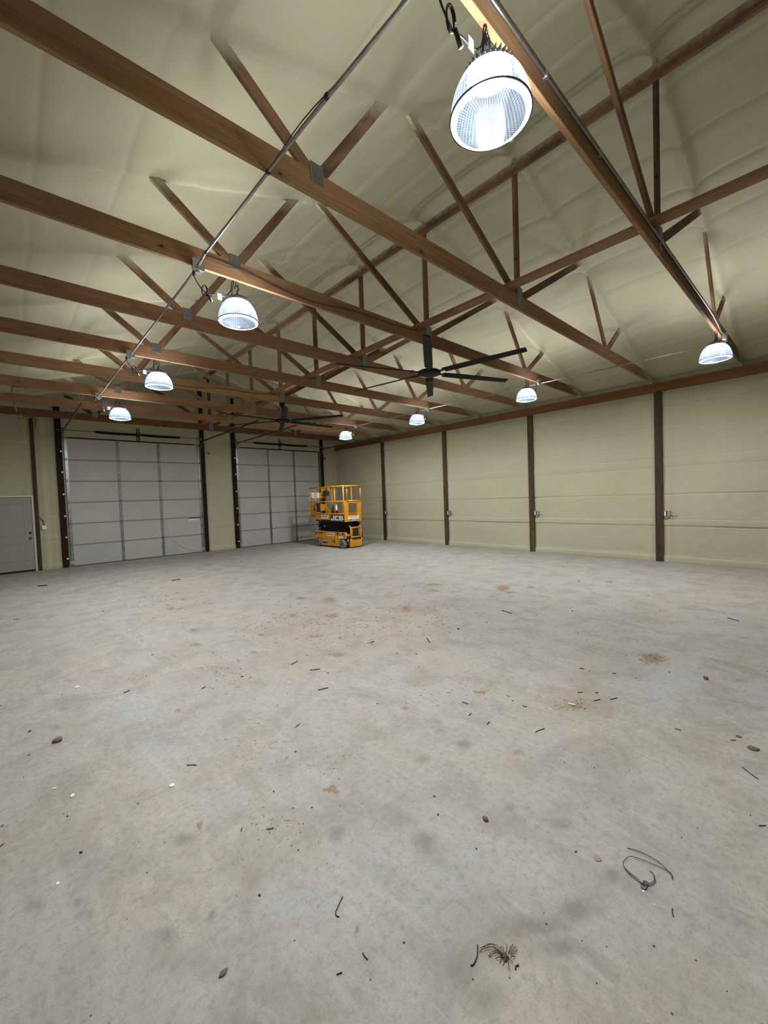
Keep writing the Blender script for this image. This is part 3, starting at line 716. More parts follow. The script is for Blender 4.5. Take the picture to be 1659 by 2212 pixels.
# entry door
e = thing('door_1', (.07, YB, 0), 'grey white panelled entry door beside the garage doors', 'door', None, 'structure')
def LB(a, b, M, name, par=e, c=.003): 
    o = Vector((.07, YB, 0)); return MB().cbox(Vector(a)-o, Vector(b)-o, c).build(name, M, par)
LB((-.385, YB-.01, .045), (.515, YB+.035, 2.02), M_ENTRY, 'door_leaf')
for a, b in (((-.25, .30), (.36, .80)), ((-.25, .98), (.36, 1.86))):
    (xa, za), (xb, zb) = a, b
    for q in (((xa, za), (xb, za+.02)), ((xa, zb-.02), (xb, zb)), ((xa, za), (xa+.02, zb)), ((xb-.02, za), (xb, zb))): LB((q[0][0], YB-.016, q[0][1]), (q[1][0], YB-.008, q[1][1]), M_ENTRY, 'panel_moulding')
LB((.519, YB-.035, 0), (.562, YB+.05, 2.07), M_TRIM, 'door_frame'); LB((-.42, YB-.035, 2.03), (.519, YB+.05, 2.07), M_TRIM, 'door_frame'); LB((-.43, YB-.035, 0), (-.387, YB+.05, 2.03), M_TRIM, 'door_frame')
LB((-.386, YB-.03, 0), (.518, YB+.04, .042), M_JAMB, 'threshold')
o0 = Vector((.07, YB, 0))
kb = MB().lathe([(0,-.062),(.018,-.060),(.027,-.045),(.026,-.030),(.012,-.022),(.012,-.008),(.032,-.006),(.034,0)], 20)
kb.v = [(v[0], v[2], v[1]) for v in kb.v]; kb.f = [f[::-1] for f in kb.f]
kb.build('door_knob', M_TRACK, e, True, Vector((.452, YB-.010, .905))-o0)
db = MB().lathe([(0,-.03),(.02,-.028),(.028,-.012),(.030,0)], 20); db.v = [(v[0], v[2], v[1]) for v in db.v]; db.f = [f[::-1] for f in db.f]
db.build('deadbolt', M_IRON, e, True, Vector((.452, YB-.010, 1.05))-o0)

# ------------------------------------------------------------------ small wall devices
for k, (y, n) in enumerate(zip(RPOST, ('first', 'second', 'third', 'fourth'))):
    yb = y-.145
    t = thing('wall_outlet', (XR-.02, yb, 1.02), f'steel outlet box with white duplex socket on the {n} post from the lift corner', 'outlet', 'outlet boxes on the posts')
    MB().cbox((-.065,-.065,0), (.03,.068,.125), .004).build('box', M_GALV, t)
    MB().cbox((-.069,-.018,.006), (-.063,.062,.119), .002).build('cover_plate', M_IRON, t)
    d = MB().cbox((-.074,.006,.012), (-.067,.038,.113), .003)
    d.build('duplex_socket', M_WHITE, t)
    MB().tube(smooth_path([(-.03,-.066,.05), (-.03,-.10,.055), (-.012,-.145,.03), (.012,-.19,.0)], 4), .006, 6).build('cable_tail', M_TRIM, t, True)
    MB().lathe([(0,-.05),(.025,-.048),(.038,-.02),(.036,.0)], 14).build('foam_blob', M_FOAM, t, True, (-.015,0,0))
t = thing('light_switch', (.745, YB-.05, 1.12), 'white double switch box on the foam beside the entry door post', 'switch')
MB().cbox((-.05,-.03,0), (.05,.05,.11), .006).build('switch_box', M_WHITE, t)
MB().cbox((-.028,-.036,.035), (-.016,-.028,.075), .002).cbox((.016,-.036,.035), (.028,-.028,.075), .002).build('toggle', M_TRIM, t)
MB().tube(smooth_path([(.0,-.0,.105), (.0,-.005,.19), (-.015,-.005,.25), (-.06,-.01,.31), (-.075,-.01,.36)], 4), .010, 8).build('feed_conduit', M_TRACK, t, True)
for x, lab in ((5.30, 'small round grey outlet high on the foam strip between the two garage doors'), (10.17, 'small round grey outlet high on the foam beside the room corner')):
    t = thing('opener_outlet', (x, YB-.01, 3.38), lab, 'outlet')
    MB().cbox((-.05,-.055,0), (.05,.0,.10), .012).build('box', M_GALV, t)
    MB().cyl((0,-.055,.05), (0,-.066,.05), .032, 16).build('socket', M_IRON, t)
# bent drop pipe with a cord near the entry door
bp = Vector((.17, TY[6]-.03, 3.97))
e = thing('drop_pipe', bp, 'thin bent pipe dropping from the third truss above the entry door', 'pipe')
MB().tube(smooth_path([Vector(p)-bp for p in ((.42,TY[6]-.03,3.975),(.28,TY[6]-.03,3.975),(.20,TY[6]-.03,3.97),(.19,TY[6]-.03,3.93),(.21,TY[6]-.03,3.72),(.235,TY[6]-.03,3.50))], 4), .010, 8).build('pipe', M_TRACK, e, True)
MB().cbox(Vector((.19,TY[6]-.06,3.47))-bp, Vector((.30,TY[6]+.0,3.50))-bp, .004).build('bracket', M_IRON, e)
MB().tube(smooth_path([Vector(p)-bp for p in ((.24,TY[6]-.03,3.47),(.25,TY[6]-.04,3.40),(.28,TY[6]-.05,3.385),(.31,TY[6]-.05,3.40),(.34,TY[6]-.05,3.36))], 4), .006, 6).build('loose_cord', M_RUBBER, e, True)
bp = Vector((.70, YB-.07, 4.15))
o = MB().tube(smooth_path([Vector(p)-bp for p in ((.45,YB-.07,4.20),(.62,YB-.07,4.21),(.72,YB-.07,4.17),(.715,YB-.06,4.05),(.69,YB-.05,3.88))], 4), .010, 8).build('wall_cable', M_TRACK, None, True, bp)
tag(o, 'bent dark cable curling over the top of the narrow post', 'cable')

# ------------------------------------------------------------------ scissor lift (front faces -Y, long side faces -X)
LX, LY = 8.25, 10.95
lift = thing('scissor_lift', (LX+.375, LY+.85, 0), 'yellow scissor lift with folded black arms parked in the corner', 'scissor lift')
LO = Vector((.375, .85, 0))
def lv(p): return Vector(p)-LO
def lbox(name, a, b, M, par=lift, c=.006): return MB().cbox(lv(a), lv(b), c).build(name, M, par)
def lbars(name, bars, M, par=lift, r=.019):
    mb = MB()
    for a, b in bars: mb.cyl(lv(a), lv(b), r, 10)
    return mb.build(name, M, par, True)
W = .755
# --- chassis with wheel cut-outs
def side_outline(y0, y1):
    pts = [(-.03,.55),(-.03,.33)]
    def arch(yc, r, a0, a1): return [(yc+r*math.cos(math.radians(a)), .155+r*math.sin(math.radians(a))) for a in range(a0, a1-1, -15)]
    return pts
ch = MB()
prof = [(1.735,.55),(-.02,.55),(-.02,.34)] + [(.135+.195*math.cos(math.radians(a)), .15+.195*math.sin(math.radians(a))) for a in range(120, -16, -15)] + [(.345,.055),(1.385,.055)] + [(1.58+.185*math.cos(math.radians(a)), .15+.185*math.sin(math.radians(a))) for a in range(195, 44, -15)] + [(1.735,.30)]
n = len(prof)
for x0, x1 in ((0.0, .09), (W-.09, W)):
    ch.add([lv((x0, y, z)) for y, z in prof] + [lv((x1, y, z)) for y, z in prof], [tuple(range(n)), tuple(range(2*n-1, n-1, -1))] + [(i, n+i, n+(i+1)%n, (i+1)%n) for i in range(n)])
chas = ch.build('chassis', M_YEL, lift)
lbox('chassis_pan', (.09, .02, .16), (W-.09, 1.72, .50), M_HUB, chas)
lbox('side_tray_door', (-.012, .47, .085), (.004, 1.33, .40), M_YEL, chas)
lbox('tray_latch', (-.026, .535, .14), (-.010, .575, .33), M_INK, chas)
MB().cyl(lv((-.012,.665,.225)), lv((-.024,.665,.225)), .028, 14).build('tray_lock', M_INK, chas)
lbox('rear_bumper', (.02, 1.73, .12), (W-.02, 1.775, .52), M_YEL, chas)
lbox('rear_lamp', (-.008, 1.66, .44), (.006, 1.73, .50), M_INK, chas)
lbox('rear_step', (-.012, 1.60, .335), (.01, 1.73, .365), M_WARM, chas)
def rect_x(name, y0, y1, z0, z1, M, par, d=.0035, x=0.0): return MB().box(lv((x-d, y0, z0)), lv((x-.0005, y1, z1)), ).build(name, M, par)
def block_letters(txt):
    """heavy block capitals as rectangles on a 6 x 5 cell, returned per letter"""
    G = {'J': [(3.6,0,5.6,5),(.4,0,4.2,1.3),(.4,1.0,2.1,2.2)], 'C': [(.4,0,2.3,5),(2.0,0,5.7,1.3),(2.0,3.7,5.7,5),(4.2,1.2,5.7,1.55),(4.2,3.45,5.7,3.8)], 'B': [(.4,0,2.3,5),(2.2,0,5.2,1.15),(2.2,1.95,4.9,3.05),(2.2,3.85,5.0,5),(4.1,.6,5.8,2.3),(4.0,2.7,5.5,4.5)]}
    return [(i*6.1+a, b, i*6.1+c, d) for i, ch_ in enumerate(txt) for a, b, c, d in G[ch_]]
def logo_x(y_left, y_right, z0, z1, par, x=0.0, name='letter'):
    """white JCB on the -X side; y_left is the larger y"""
    s = (y_left-y_right)/18.3; h = (z1-z0)/5; mb = MB()
    for k, (a, b, c, d) in enumerate(block_letters('JCB')): mb.box(lv((x-.0075-.0001*k, y_left-c*s, z0+b*h)), lv((x-.004, y_left-a*s, z0+d*h)))
    return mb.build(name, M_WHITE, par)
def rental_label(y0, y1, z0, z1, par, x=0.0):
    lb_ = rect_x('hire_label', y0, y1, z0, z1, M_PAPER, par, .004, x); w = y1-y0; h = z1-z0
    rect_x('label_print', y0+.08*w, y1-.16*w, z0+.52*h, z0+.74*h, M_RED, lb_, .006, x)
    rect_x('label_print', y1-.17*w, y1-.09*w, z0+.42*h, z0+.84*h, M_RED, lb_, .0062, x)
    rect_x('label_print', y0+.10*w, y0+.55*w, z0+.14*h, z0+.20*h, M_HUB, lb_, .006, x)
rental_label(.62, 1.05, .379, .503, chas)
b_ = rect_x('logo_plate', .99, 1.29, .145, .262, M_INK, chas, .0165, -.0); logo_x(1.275, 1.005, .195, .252, b_, -.0128)
b_ = rect_x('model_plate', .05, .45, .462, .527, M_INK, chas)
tm = text_mesh('S1930E', .062, .001, .0012); tm.materials.append(M_WHITE)
to = link('model_text', tm, b_); to.matrix_local = Matrix.Translation(lv((-.006, .235, .495))) @ Matrix(((0,0,-1,0),(-1,0,0,0),(0,1,0,0),(0,0,0,1)))
for k in range(3): rect_x('safety_decal', .11+k*.085, .155+k*.085, .335, .415, M_PAPER, chas)
rect_x('rear_print', 1.25, 1.56, .475, .512, M_INK, chas)
# --- wheels
wl_ = MB().lathe([(.045,-.050),(.105,-.050),(.138,-.048),(.150,-.036),(.152,0),(.150,.036),(.138,.048),(.105,.050),(.045,.050)], 28); wl_.v = [(v[2], v[0], v[1]) for v in wl_.v]
wme = wl_.mesh('wheel', M_TYRE, True)
hb_ = MB().lathe([(0,-.046),(.040,-.048),(.058,-.040),(.108,-.053),(.112,-.050),(.112,.050),(.06,.040),(0,.040)], 24); hb_.v = [(v[2], v[0], v[1]) for v in hb_.v]
hme = hb_.mesh('wheel_hub', M_HUB, True)
trd = MB()
for k in range(28):
    a = 2*math.pi*k/28; c, s_ = math.cos(a), math.sin(a); trd.bar((-.045, c*.151, s_*.151), (.045, c*.151, s_*.151), .012, .004, up=(0,c,s_))
tme = trd.mesh('tread', M_TYRE)
for x in (.02, W-.02):
    for y in (.135, 1.58):
        w_ = link('wheel', wme, lift, lv((x, y, .154))); link('wheel_hub', hme, w_); link('tread', tme, w_)
# --- folded scissor arms
for k, z in enumerate((.615, .690, .765, .840)):
    for x0 in (.04, .13, W-.19, W-.10):
        lean = .012 if (k+int(x0*10)) % 2 else -.012
        MB().bar(lv((x0+.03, .05, z-lean)), lv((x0+.03, 1.58, z+lean)), .055, .070).build('scissor_arm', M_BLACK, lift)
    MB().cyl(lv((.02, .10, z)), lv((W-.02, .10, z)), .020, 10).build('pivot_tube', M_BLACK, lift, True)
    MB().cyl(lv((.02, .82, z)), lv((W-.02, .82, z)), .022, 10).build('pivot_tube', M_BLACK, lift, True)
    MB().cyl(lv((.02, 1.54, z)), lv((W-.02, 1.54, z)), .020, 10).build('pivot_tube', M_BLACK, lift, True)
lbox('arm_shroud', (.21, .10, .53), (W-.21, 1.54, .89), M_BLACK)
lbox('lift_cylinder', (.30, .3, .56), (.45, 1.5, .64), M_IRON)
rect_x('arm_tag', 1.16, 1.23, .705, .745, M_WARM, lift, .006, .036)
# --- platform
deck = lbox('platform', (.0, .0, .905), (W, 1.69, .96), M_YEL)
for x0 in (0.0, W-.012): lbox('toe_board', (x0, .005, .91), (x0+.012, 1.69, 1.168), M_YEL, deck, .003)
lbars('toe_rail', [((.006,.01,1.17),(.006,1.69,1.17)), ((W-.006,.01,1.17),(W-.006,1.69,1.17))], M_YEL, deck, .014)
b_ = rect_x('logo_plate', .016, .785, .92, 1.14, M_INK, deck); logo_x(.755, .03, .945, 1.105, b_)
rect_x('logo_flag', .725, .768, 1.065, 1.12, M_WARM2, b_, .0095)
rental_label(.896, 1.33, .992, 1.122, deck)
# extension deck at the rear
ext = lbox('extension_deck', (.03, 1.60, 1.03), (W-.03, 2.06, 1.065), M_YEL)
for x0 in (.012, W-.026): lbox('toe_board', (x0, 1.66, 1.03), (x0+.012, 2.06, 1.25), M_YEL, ext, .003)
for k in range(3): rect_x('hazard_stripe', 1.80+k*.075, 1.835+k*.075, 1.06, 1.12, M_INK, ext, .004, .012)
# rails
top, mid = 2.105, 1.589
for x, nm in ((.012, 'guardrail'), (W-.012, 'guardrail')):
    g = lbars(nm, [((x,-.01,top),(x,2.05,top)), ((x,-.01,mid),(x,2.05,mid))], M_YEL)
    for y, z0 in ((.0,.95), (.495,1.16), (1.67,1.03), (2.05,1.03)):
        lbars('rail_post', [((x,y,z0),(x,y,top))], M_YEL, g, .020)
    for y in (.02, .49):
        MB().cyl(lv((x,y-.006,top-.045)), lv((x,y+.03,top-.045)), .024, 10).build('rail_pin', M_INK, g)
g = lbars('rear_rail', [((.012,2.05,top),(W-.012,2.05,top)), ((.012,2.05,mid),(W-.012,2.05,mid))], M_YEL)
lbox('rear_plate', (.02, 2.045, 1.72), (W-.02, 2.058, 1.93), M_YEL, g); lbox('rear_plate', (.02, 2.045, 1.25), (W-.02, 2.058, 1.50), M_YEL, g)
lbox('rear_toe_plate', (.02, 2.045, 1.03), (W-.02, 2.058, 1.16), M_YEL, g)
nt = lbox('notice_sheet', (.05, 2.036, 1.745), (.42, 2.044, 1.935), M_PAPER, g, .001)
for k in range(5): MB().box(lv((.08, 2.033, 1.775+k*.03)), lv((.38-.03*(k%2), 2.036, 1.785+k*.03))).build('notice_print', M_HUB, nt)
lbox('notice_sheet', (.05, 2.036, 1.05), (.20, 2.044, 1.16), M_PAPER, g, .001)
# front gate plate with its window
fp = MB()
for a, b in (((.0,.0),(.165,.695)), ((.565,.0),(W,.695)), ((.165,.0),(.565,.205)), ((.165,.62),(.565,.695))):
    fp.box(lv((a[0], -.014, .90+a[1])), lv((b[0], .0, .90+b[1])))
gate = fp.build('front_plate', M_YEL, lift)
for a, b in (((.165,1.09),(.19,1.54)), ((.555,1.09),(.58,1.54)), ((.165,1.085),(.58,1.11)), ((.165,1.515),(.58,1.54))): lbox('window_lip', (a[0], -.026, a[1]), (b[0], -.013, b[1]), M_YEL, gate, .003)
for x in (.0, W-.02): lbox('corner_return', (x, -.014, .905), (x+.02, .075, 1.60), M_YEL, gate, .003)
sg = lbox('white_sign', (.154, -.019, .982), (.625, -.0145, 1.104), M_PAPER, gate, .0008)
for k, (a, w_) in enumerate(((.185,.055),(.255,.040),(.31,.03),(.355,.05),(.42,.035),(.47,.05),(.535,.05))):
    MB().box(lv((a, -.0205, 1.022+.006*(k%2))), lv((a+w_, -.0190, 1.030+.006*(k%2)))).box(lv((a, -.0206, 1.022)), lv((a+.009, -.0190, 1.066))).build('sign_print', M_HUB, sg)
lp_ = lbox('logo_plate', (.286, -.018, .905), (.489, -.0145, .976), M_INK, gate, .0006)
s = (.489-.286)/19.2; mb = MB()
for k, (a, b, c, d) in enumerate(block_letters('JCB')): mb.box(lv((.291+a*s, -.0205-.0001*k, .916+b*.0095)), lv((.291+c*s, -.0178, .916+d*.0095)))
mb.build('letter', M_WHITE, lp_)
gr = lbars('gate_frame', [((.03,-.012,top),(W-.01,-.012,top)), ((.15,-.012,1.58),(.15,-.012,top)), ((W-.02,-.012,1.58),(W-.02,-.012,top)), ((.15,-.012,1.60),(W-.02,-.012,1.60))], M_YEL)
MB().cyl(lv((.15,-.035,2.04)), lv((.15,.012,2.04)), .022, 10).cyl(lv((W-.02,-.035,2.06)), lv((W-.02,.012,2.06)), .022, 10).build('gate_hinge', M_INK, gr)
lbox('gate_latch', (.27, -.034, 1.50), (.34, -.012, 1.525), M_INK, gr, .003)
# entry ladder and front bumper
ld_ = lbars('entry_ladder', [((.235,-.05,.16),(.235,-.05,.69)), ((.665,-.05,.16),(.665,-.05,.69)), ((.235,-.05,.69),(.665,-.05,.69)), ((.235,-.05,.37),(.665,-.05,.37)), ((.235,-.05,.69),(.235,.03,.74)), ((.665,-.05,.69),(.665,.03,.74)), ((.300,-.03,.37),(.300,-.03,.66)), ((.60,-.03,.37),(.60,-.03,.66))], M_YEL, lift, .022)
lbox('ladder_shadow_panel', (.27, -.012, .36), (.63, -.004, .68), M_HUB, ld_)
fb = lbox('front_bumper', (.20, -.085, .03), (.69, .03, .30), M_YEL, lift, .02)
lbox('bumper_slot', (.28, -.090, .285), (.64, -.05, .325), M_INK, fb)
lbox('bumper_lip', (.25, -.098, .07), (.66, -.083, .225), M_YEL, fb, .01)
for x in (.11, .715): 
    lbox('steer_housing', (x-.045, -.035, .22), (x+.045, .03, .43), M_INK, fb)
    lbox('reflector', (x-.02, -.046, .245), (x+.02, -.034, .305), M_WARM, fb, .004)
lbox('front_cover', (.0, -.045, .42), (.20, .02, .47), M_YEL, fb)
lbox('charger_box', (.68, -.02, .38), (.755, .06, .56), M_HUB, fb)
# control box hung on the far rail with its coiled cord
cb = lbox('control_box', (.52, 1.72, 1.81), (.66, 1.98, 2.00), M_INK, lift, .012)
MB().cyl(lv((.58,1.84,1.99)), lv((.58,1.82,2.08)), .016, 10, .022).build('joystick', M_RUBBER, cb, True)
lbox('control_hook', (.65, 1.80, 1.95), (W+.01, 1.90, 2.13), M_YEL, cb)
lbox('control_bracket', (.50, 1.96, 1.86), (.66, 2.04, 2.08), M_YEL, cb)
MB().tube(smooth_path([lv(p) for p in ((.58,1.92,1.82),(.60,1.90,1.70),(.61,1.82,1.54),(.62,1.70,1.39),(.62,1.55,1.285),(.60,1.45,1.15),(.60,1.40,.97))], 5), .011, 6).build('control_cord', M_RUBBER, cb, True)
lbox('manual_box', (.10, 1.69, 1.22), (.24, 1.93, 1.55), M_INK, lift, .03)
# bucket with bottles resting on the platform
bk = thing('tool_bucket', (LX+.50, LY+1.20, .9605), 'dark red bucket holding bottles on the lift platform', 'bucket')
MB().lathe([(0,0),(.095,0),(.120,.30),(.126,.31),(.115,.305),(.09,.01),(0,.01)], 20).build('bucket', M_BUCKET, bk, True)
MB().lathe([(0,.012),(.042,.012),(.043,.42),(.018,.47),(.016,.52),(0,.525)], 14, (.05,-.035)).build('white_bottle', M_WHITE, bk, True)
MB().lathe([(0,.012),(.040,.012),(.040,.44),(.025,.48),(.022,.52),(0,.52)], 14, (-.045,.03)).build('black_bottle', M_INK, bk, True)

# ------------------------------------------------------------------ litter on the slab
M_TWIG = mat('dark_twig', (.028,.020,.015), .8); M_TAN = mat('tan_straw', (.30,.21,.12), .8); M_STONE = mat('grey_brown_stone', (.13,.105,.08), .85)
M_CHIP = mat('white_chip', (.80,.80,.77), .6); M_LEAF = mat('dry_leaf', (.12,.085,.048), .85); M_RLEAF = mat('dark_red_leaf', (.10,.02,.015), .7); M_WIRE = mat('rusty_tie_wire', (.055,.05,.045), .5, .6)
M_ROOT2 = mat('brown_chaff', (.075,.05,.032), .85)
M_SOIL = mat('brown_soil', (.10,.055,.03), .9)
M_PALE = mat('pale_leaf', (.27,.21,.14), .85)
rl = random.Random(3)
def px_len(u, v, n):            # metres across the line of sight covered by n photo pixels at that floor point
    return (at_floor(u+n/2, v)-at_floor(u-n/2, v)).length
def crumb(name, u, v, wpx, M, label, cat, group, flat=.5):
    r = max(.003, px_len(u, v, wpx)/2); p = at_floor(u, v); mb = MB(); vs_2 = []; n = 7
    for z, k in ((0, .75), (flat*.5, 1.0), (flat, .55)):
        for i in range(n):
            a = 2*math.pi*i/n; q = r*k*(.7+.6*rl.random()); vs_2.append((q*math.cos(a), .7*q*math.sin(a), max(0.0, z*r*(1 if k == 1 else .8+.4*rl.random()))))
    mb.add(vs_2, [tuple(range(n-1,-1,-1))] + [(k*n+i, k*n+(i+1)%n, (k+1)*n+(i+1)%n, (k+1)*n+i) for k in range(2) for i in range(n)] + [tuple(range(2*n, 3*n))])
    o = mb.build(name, M, None, False, p); o.rotation_euler.z = rl.random()*6.28
    return tag(o, label, cat, group)
def twig(name, pts, rad, M, label, cat, group=None):
    P = [at_floor(*q) for q in pts]; b = P[0].copy()
    if len(P) == 2: P.insert(1, (P[0]+P[1])/2 + Vector((rl.uniform(-1,1), rl.uniform(-1,1), 0))*(P[0]-P[1]).length*.06)
    Q = [p-b+Vector((0,0,rad)) for p in smooth_path(P, 3)]
    o = MB().tube(Q, rad, 6).build(name, M, None, True, b); return tag(o, label, cat, group)
for f, L in ((A, ((659,350,9),(445,161,7),(624,100,7),(905,490,6),(920,495,7),(935,423,8),(1040,410,7),(1046,444,12),(557,452,5),(632,442,7),(696,440,5),(268,521,6),(474,570,5),(1183,940,11),(1348,1009,9),(1277,768,10),(1145,711,5),(1470,1000,6),(1465,886,8),(292,1047,11),(275,1037,6),(10,1088,10),(5,569,7),(852,577,5),(1418,428,9),(1243,516,6),(1590,300,8),(1147,235,7),(1368,210,6),(102,878,6),(595,993,8),(1309,1079,7),(127,680,16),(125,783,10),(1320,852,5),(1105,720,5),(1200,565,6),(1630,560,8),(1625,190,6),(1020,250,6),(925,287,5),(615,290,5),(920,340,8),(1160,110,6),(1230,80,5))),
             (B, ((812,160,10),(804,148,6),(658,177,7),(1192,156,7),(442,210,8),(57,344,9),(139,346,9),(213,330,6),(887,418,8),(1090,450,7),(1045,353,7),(867,582,9),(555,548,9),(532,527,8),(908,838,7),(778,815,6),(1059,847,6),(217,961,12),(233,1041,12),(1582,1043,8),(1232,424,9),(95,558,6),(160,524,6),(838,256,6),(926,298,6),(320,238,14),(100,282,6),(1655,420,6),(840,32,8))),
             (C, ((1122,468,14),(1289,273,9),(1260,254,7),(635,372,8),(350,284,16),(1273,664,8),(1023,471,5),(548,571,6),(1600,833,7),(393,988,7),(600,238,6),(710,240,6),(1412,330,7))),
             (D, ((85,673,12),(383,832,9),(700,592,9),(828,281,13),(1165,688,9),(1243,980,10),(918,848,9),(1353,177,7),(1285,218,8),(1348,750,9),(541,825,7),(690,545,6),(1480,883,6),(855,665,6),(960,690,6),(398,268,10)))):
    for x, y, w in L: crumb('dirt_crumb', *f(x,y), max(2.2, w*.5), M_TWIG, 'small dark crumb of bark or dirt lying on the concrete floor', 'debris', 'dark crumbs on the floor')
for f, L in ((A, ((535,515,560,503),(872,497,888,488),(1374,503,1418,493),(1258,392,1286,377),(1340,416,1382,411),(1277,663,1296,648),(808,827,848,827),(163,53,205,50),(742,29,778,24),(1042,1113,1045,1098),(1598,298,1616,293))),
             (B, ((844,408,864,411),(986,430,1003,431),(836,513,856,512),(912,516,924,512),(906,548,932,543),(976,544,1006,536),(598,570,616,575),(338,554,362,562),(366,612,375,602),(444,650,455,640),(653,684,692,669),(1255,668,1281,676),(1496,718,1518,719),(508,158,550,172),(183,278,196,296),(1483,190,1533,205),(1620,1090,1648,1088))),
             (C, ((1567,718,1588,748),(1454,813,1478,804),(0,258,18,246))), (D, ((1245,527,1249,563),(1618,168,1646,169)))):
    for x0, y0, x1, y1 in L:
        a, b = f(x0,y0), f(x1,y1); twig('twig', (a, b), max(.002, px_len(*a, 1.7)/2), M_TWIG, 'short dark twig lying on the concrete floor', 'twig', 'dark twigs on the floor')
twig('long_twig', (B(1548,836), B(1580,862), B(1617,888)), .0028, M_WIRE, 'long thin dark stem lying diagonally near the tan leaf', 'twig')
twig('hooked_twig', (D(403,683), D(402,730), D(387,768), D(373,773)), .0024, M_TWIG, 'hooked dark twig beside the frayed root clump', 'twig')
twig('curled_twig', (D(582,772), D(570,776), D(566,786), D(570,792)), .0024, M_TWIG, 'tiny curled twig just below the frayed root clump', 'twig')
twig('stalked_twig', (C(1480,475), C(1462,515), C(1450,545), C(1455,560), C(1466,562)), .0022, M_TWIG, 'bent thin stalk with a dark foot on the bare concrete', 'twig')
twig('pale_stick', (C(1152,183), C(1183,178)), .004, M_PALE, 'pale straw stick lying between the slim brown stone and the bent stalk', 'stick', 'pale sticks on the floor')
twig('pale_stick', (B(795,562), B(826,569)), .006, M_CHIP, 'short white splinter lying in the brown dust patch', 'stick')
twig('pale_stick', (A(58,197), A(84,195)), .006, M_PALE, 'pale straw stick lying by itself in front of the entry door', 'stick', 'pale sticks on the floor')
for f, x, y, w in ((A,333,489,18),(A,313,958,22),(A,233,927,14),(B,719,584,11),(B,295,435,5),(C,248,418,18),(D,1168,508,8),(D,1120,450,12),(A,675,396,7)):
    crumb('white_chip', *f(x,y), max(2.5, w*.5), M_CHIP, 'small white plaster or foam chip lying on the floor', 'debris', 'white chips on the floor', .45)
p = at_floor(*A(742,915)); r = px_len(*A(742,915), 10)/2
o = MB().lathe([(0,0),(r,0),(r*1.02,.003),(r*.9,.006),(0,.006)], 24).build('bottle_cap', M_CHIP, None, False, p); tag(o, 'round flat white cap lying on the floor', 'cap')
def slab_stone(u, v, w, h, ang, M, label, cat, name, thick=.35):
    a = px_len(u, v, w)/2; c = at_floor(u, v); b = (at_floor(u, v-h/2)-c).length; mb = MB(); n = 11; V = []
    rr = [.78+.35*rl.random() for _ in range(n)]
    for z, k in ((0,.85),(thick*.5,1.0),(thick*.9,.82),(thick,.5)):
        for i in range(n): t = 2*math.pi*i/n; V.append((a*k*rr[i]*math.cos(t), b*k*rr[i]*math.sin(t), z*min(a,b)*(1 if z else 0)))
    mb.add(V, [tuple(range(n-1,-1,-1))] + [(k*n+i, k*n+(i+1)%n, (k+1)*n+(i+1)%n, (k+1)*n+i) for k in range(3) for i in range(n)] + [tuple(range(3*n, 4*n))])
    o = mb.build(name, M, None, True, c); o.rotation_euler.z = -YAW+ang; return tag(o, label, cat)
slab_stone(*A(250,722), 17, 9, 0, M_STONE, 'flat grey brown stone lying on the floor, broadest of the litter', 'stone', 'flat_stone', .8)
slab_stone(*C(965,805), 13, 24, -.5, M_STONE, 'slim brown stone chip lying diagonally on bare concrete', 'stone', 'stone_chip', .6)
slab_stone(*B(1390,452), 10, 6, -.5, M_RLEAF, 'small dark red leaf curled on the floor', 'leaf', 'red_leaf', .8)
slab_stone(*B(1595,755), 22, 10, -.3, M_LEAF, 'flat tan brown leaf beside the long thin stem', 'leaf', 'tan_leaf', .25)
slab_stone(*B(1530,702), 13, 5, -.2, M_LEAF, 'small flat leaf scrap next to a short twig', 'leaf', 'leaf_scrap', .25)
slab_stone(*D(922,310), 15, 14, -.6, M_PALE, 'pale tan leaf with a darker rim near the wire loops', 'leaf', 'pale_leaf', .12)
slab_stone(*D(438,142), 11, 13, .3, M_LEAF, 'curled brown leaf fragment on a muddy spot', 'leaf', 'curled_leaf', .9)
# chaff: bits of straw and needles too fine and many to count
rc = random.Random(11); ch_mb = MB()
for f, x, y, rx, ry, n in ((A,1350,230,330,110,150),(A,980,420,170,70,50),(B,140,180,300,120,110),(B,800,560,130,35,45),(B,1165,365,60,24,40),(A,1150,780,220,90,30),(A,1420,800,150,60,30),(B,300,520,250,90,40),(A,760,120,200,60,40),(B,1000,250,400,120,40),(C,1200,160,160,90,30)):
    for _ in range(n):
        u, v = f(x+rc.gauss(0,.5)*rx, y+rc.gauss(0,.5)*ry)
        if not (5 < u < 1650 and v > 1235): continue
        p_ = at_floor(u, v); ln = px_len(u, v, rc.uniform(1.5, 7)); a = rc.uniform(0, math.pi); w_ = max(.0012, px_len(u, v, .8)/2)
        q_ = p_+Vector((math.cos(a)*ln, math.sin(a)*ln, 0)); ch_mb.bar(p_+Vector((0,0,w_*.5)), q_+Vector((0,0,w_*.5)), w_*1.4, w_)
o = ch_mb.build('straw_chaff', M_ROOT2); tag(o, 'fine brown straw chaff strewn over the dusty parts of the floor', 'debris', kind='stuff')
